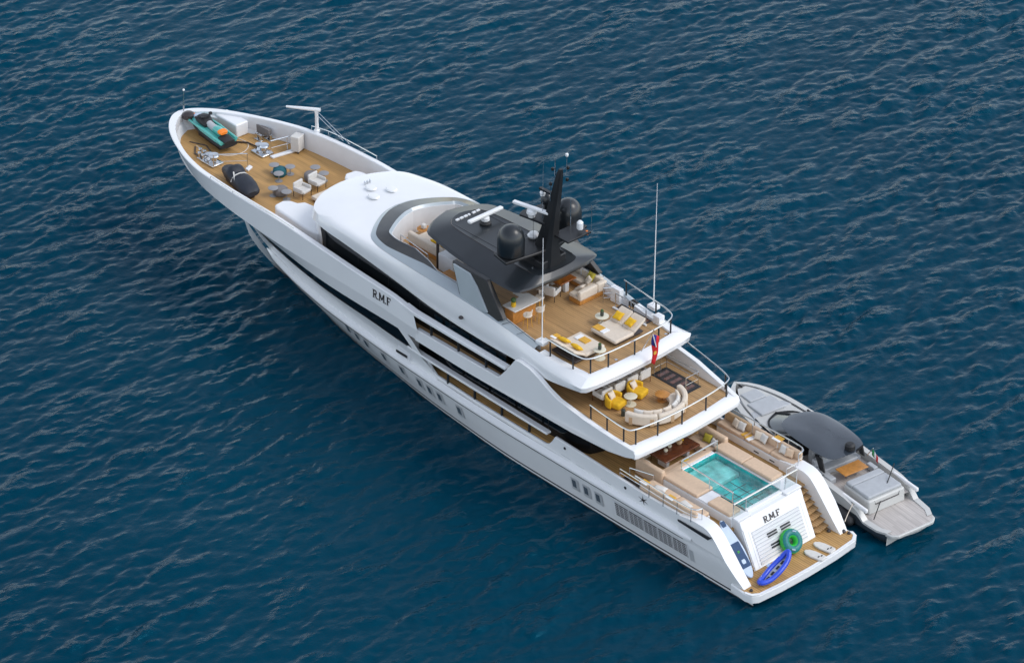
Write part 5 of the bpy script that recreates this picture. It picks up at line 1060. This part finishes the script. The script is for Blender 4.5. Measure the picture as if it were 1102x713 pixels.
# roof
ro = [(5.25, 0), (5.3, .75), (5.5, 1.2), (6.2, 1.48), (7.6, 1.58), (9.0, 1.5), (9.8, 1.2), (10.2, .6), (10.3, 0)]
rr1 = smoothpath([(x, y, 2.55 - .05 * (x - 7.5) ** 2 * .3) for x, y in ro], 4); rr2 = [(7.6 + (x - 7.6) * .82, y * .78, z + .08) for x, y, z in rr1]; rr3 = [(7.6 + (x - 7.6) * .4, y * .3, z + .11) for x, y, z in rr1]; rr0 = [(7.4 + (x - 7.4) * .96, y * .94, z - .1) for x, y, z in rr1]
tr_ = MB().grid([fullring(r) for r in (rr0, rr1, rr2, rr3)]); k_ = 2 * len(rr1) - 1; tr_.f.append(tuple(range(3 * k_, 4 * k_))); tr_.f.append(tuple(range(k_))); tro = tr_.build("roof", M['tendertop'], TD, smooth=50)
MB().lathe([(.2, 0), (.3, .05), (.3, .3), (.2, .4), (.02, .42)], (5.6, -.3, 2.52), 16).build("radar_dome", M['rubber'], tro)
MB().tube([(5.3, -.75, 2.5), (5.1, -.8, 2.85), (5.3, -.55, 2.5)], .06, 6).build("aerial_bracket", M['rubber'], tro)
ws = [(9.6, 1.45), (10.4, 1.35), (11.3, .9), (11.75, 0)]; wsp = smoothpath([(x, y, 1.78) for x, y in ws], 4); wst = [(x - 1.25, y * .85, 2.34) for x, y, z in wsp]
MB().grid([fullring(wsp), fullring(wst)]).build("windscreen", M['tint'], TD, smooth=60)
MB().tube(fullring([(x, y, z + .02) for x, y, z in wsp]), .05, 6).build("windscreen_frame", M['rubber'], TD)
MB().tube([(10.5, 0, 2.38), (11.75, 0, 1.82)], .05, 6).build("windscreen_frame", M['rubber'], TD)
for sg in (1, -1):
    MB().prism([(5.6, 1.6), (6.0, 1.6), (6.5, 2.36), (5.9, 2.36)], 'y', sg * 1.42, sg * 1.5).build("roof_pillar", M['rubber'], TD)
    MB().prism([(8.2, 1.6), (9.9, 1.7), (9.0, 2.32), (7.9, 2.32)], 'y', sg * 1.46, sg * 1.5).build("side_window", M['glass'], TD)
rbox("bow_sunpad", 11.9, 13.3, -.9, .9, 1.74, 1.92, M['ltgrey'], TD, .07); rbox("bow_sunpad", 13.33, 14.3, -.6, .6, 1.76, 1.94, M['ltgrey'], TD, .07)
MB().prism([(12.0, 1.4), (12.6, 1.2), (14.3, .85), (14.3, -.85), (12.6, -1.2), (12.0, -1.4)], 'z', 1.6, 1.8).build("bow_cushion_base", M['ltgrey'], TD, bevel=.05)
fp = MB().tube([(4.85, -.95, 2.3), (4.45, -1.0, 2.95)], .025, 5).build("flag_staff", M['steel'], TD)
for k, mname in enumerate(('flaggreen', 'flagwhite', 'red')):
    MB().grid([[(4.5 - .16 * (k + s_) + .02, -1.0 - .02 * k, 2.9 - .12 * (k + s_) - dz_) for dz_ in (0, .42)] for s_ in (0, 1)]).build("flag_stripe", M[mname], fp, solid=.01)
for (x, y) in ((15.0, 0), (2.6, 1.9), (2.6, -1.9), (10.8, -1.7), (10.8, 1.7)):
    MB().box(x - .16, x + .16, y - .05, y + .05, tz(x), tz(x) + .1).build("deck_cleat", M['rubber'], TD, bevel=.02)
MB().tube([(1.3, 1.5, .9), (3.4, -1.7, 2.25)], .03, 6).build("boathook", M['rubber'], TD)
for sg in (1, -1):
    for xx in (2.1,): rbox("side_bolster", 1.5, 3.6, sg * 1.75, sg * 1.95, 1.3, 1.56, M['flagwhite'], TD, .08)
MB().tube(smoothpath([(2.6, 1.9, tz(2.6) + .08), (2.3, 2.5, 1.2), (1.9, 3.1, 1.05)], 5), .025, 5).build("mooring_line", M['cream'], TD)
MB().tube(smoothpath([(10.8, 1.7, tz(10.8) + .08), (9.6, 2.2, 1.7), (8.6, 2.75, 2.7)], 5), .025, 5).build("mooring_line", M['cream'], TD)
def fender(label, loc):
    t = thing("fender", label, "fender", loc, 0, "black fenders beside the tender")
    MB().lathe([(.08, -.75), (.28, -.6), (.32, -.3), (.32, .3), (.28, .6), (.08, .75)], n=16).build("body", M['rubber'], t, smooth=60); MB().tube([(0, 0, .75), (.15, 0, 1.1)], .02, 5).build("rope", M['cream'], t)
    return t
fn = fender("black fender hanging at the tender's port quarter next to the swim platform", (1.9, -5.35, .62)); fn.rotation_euler = (0, R(80), R(-8))
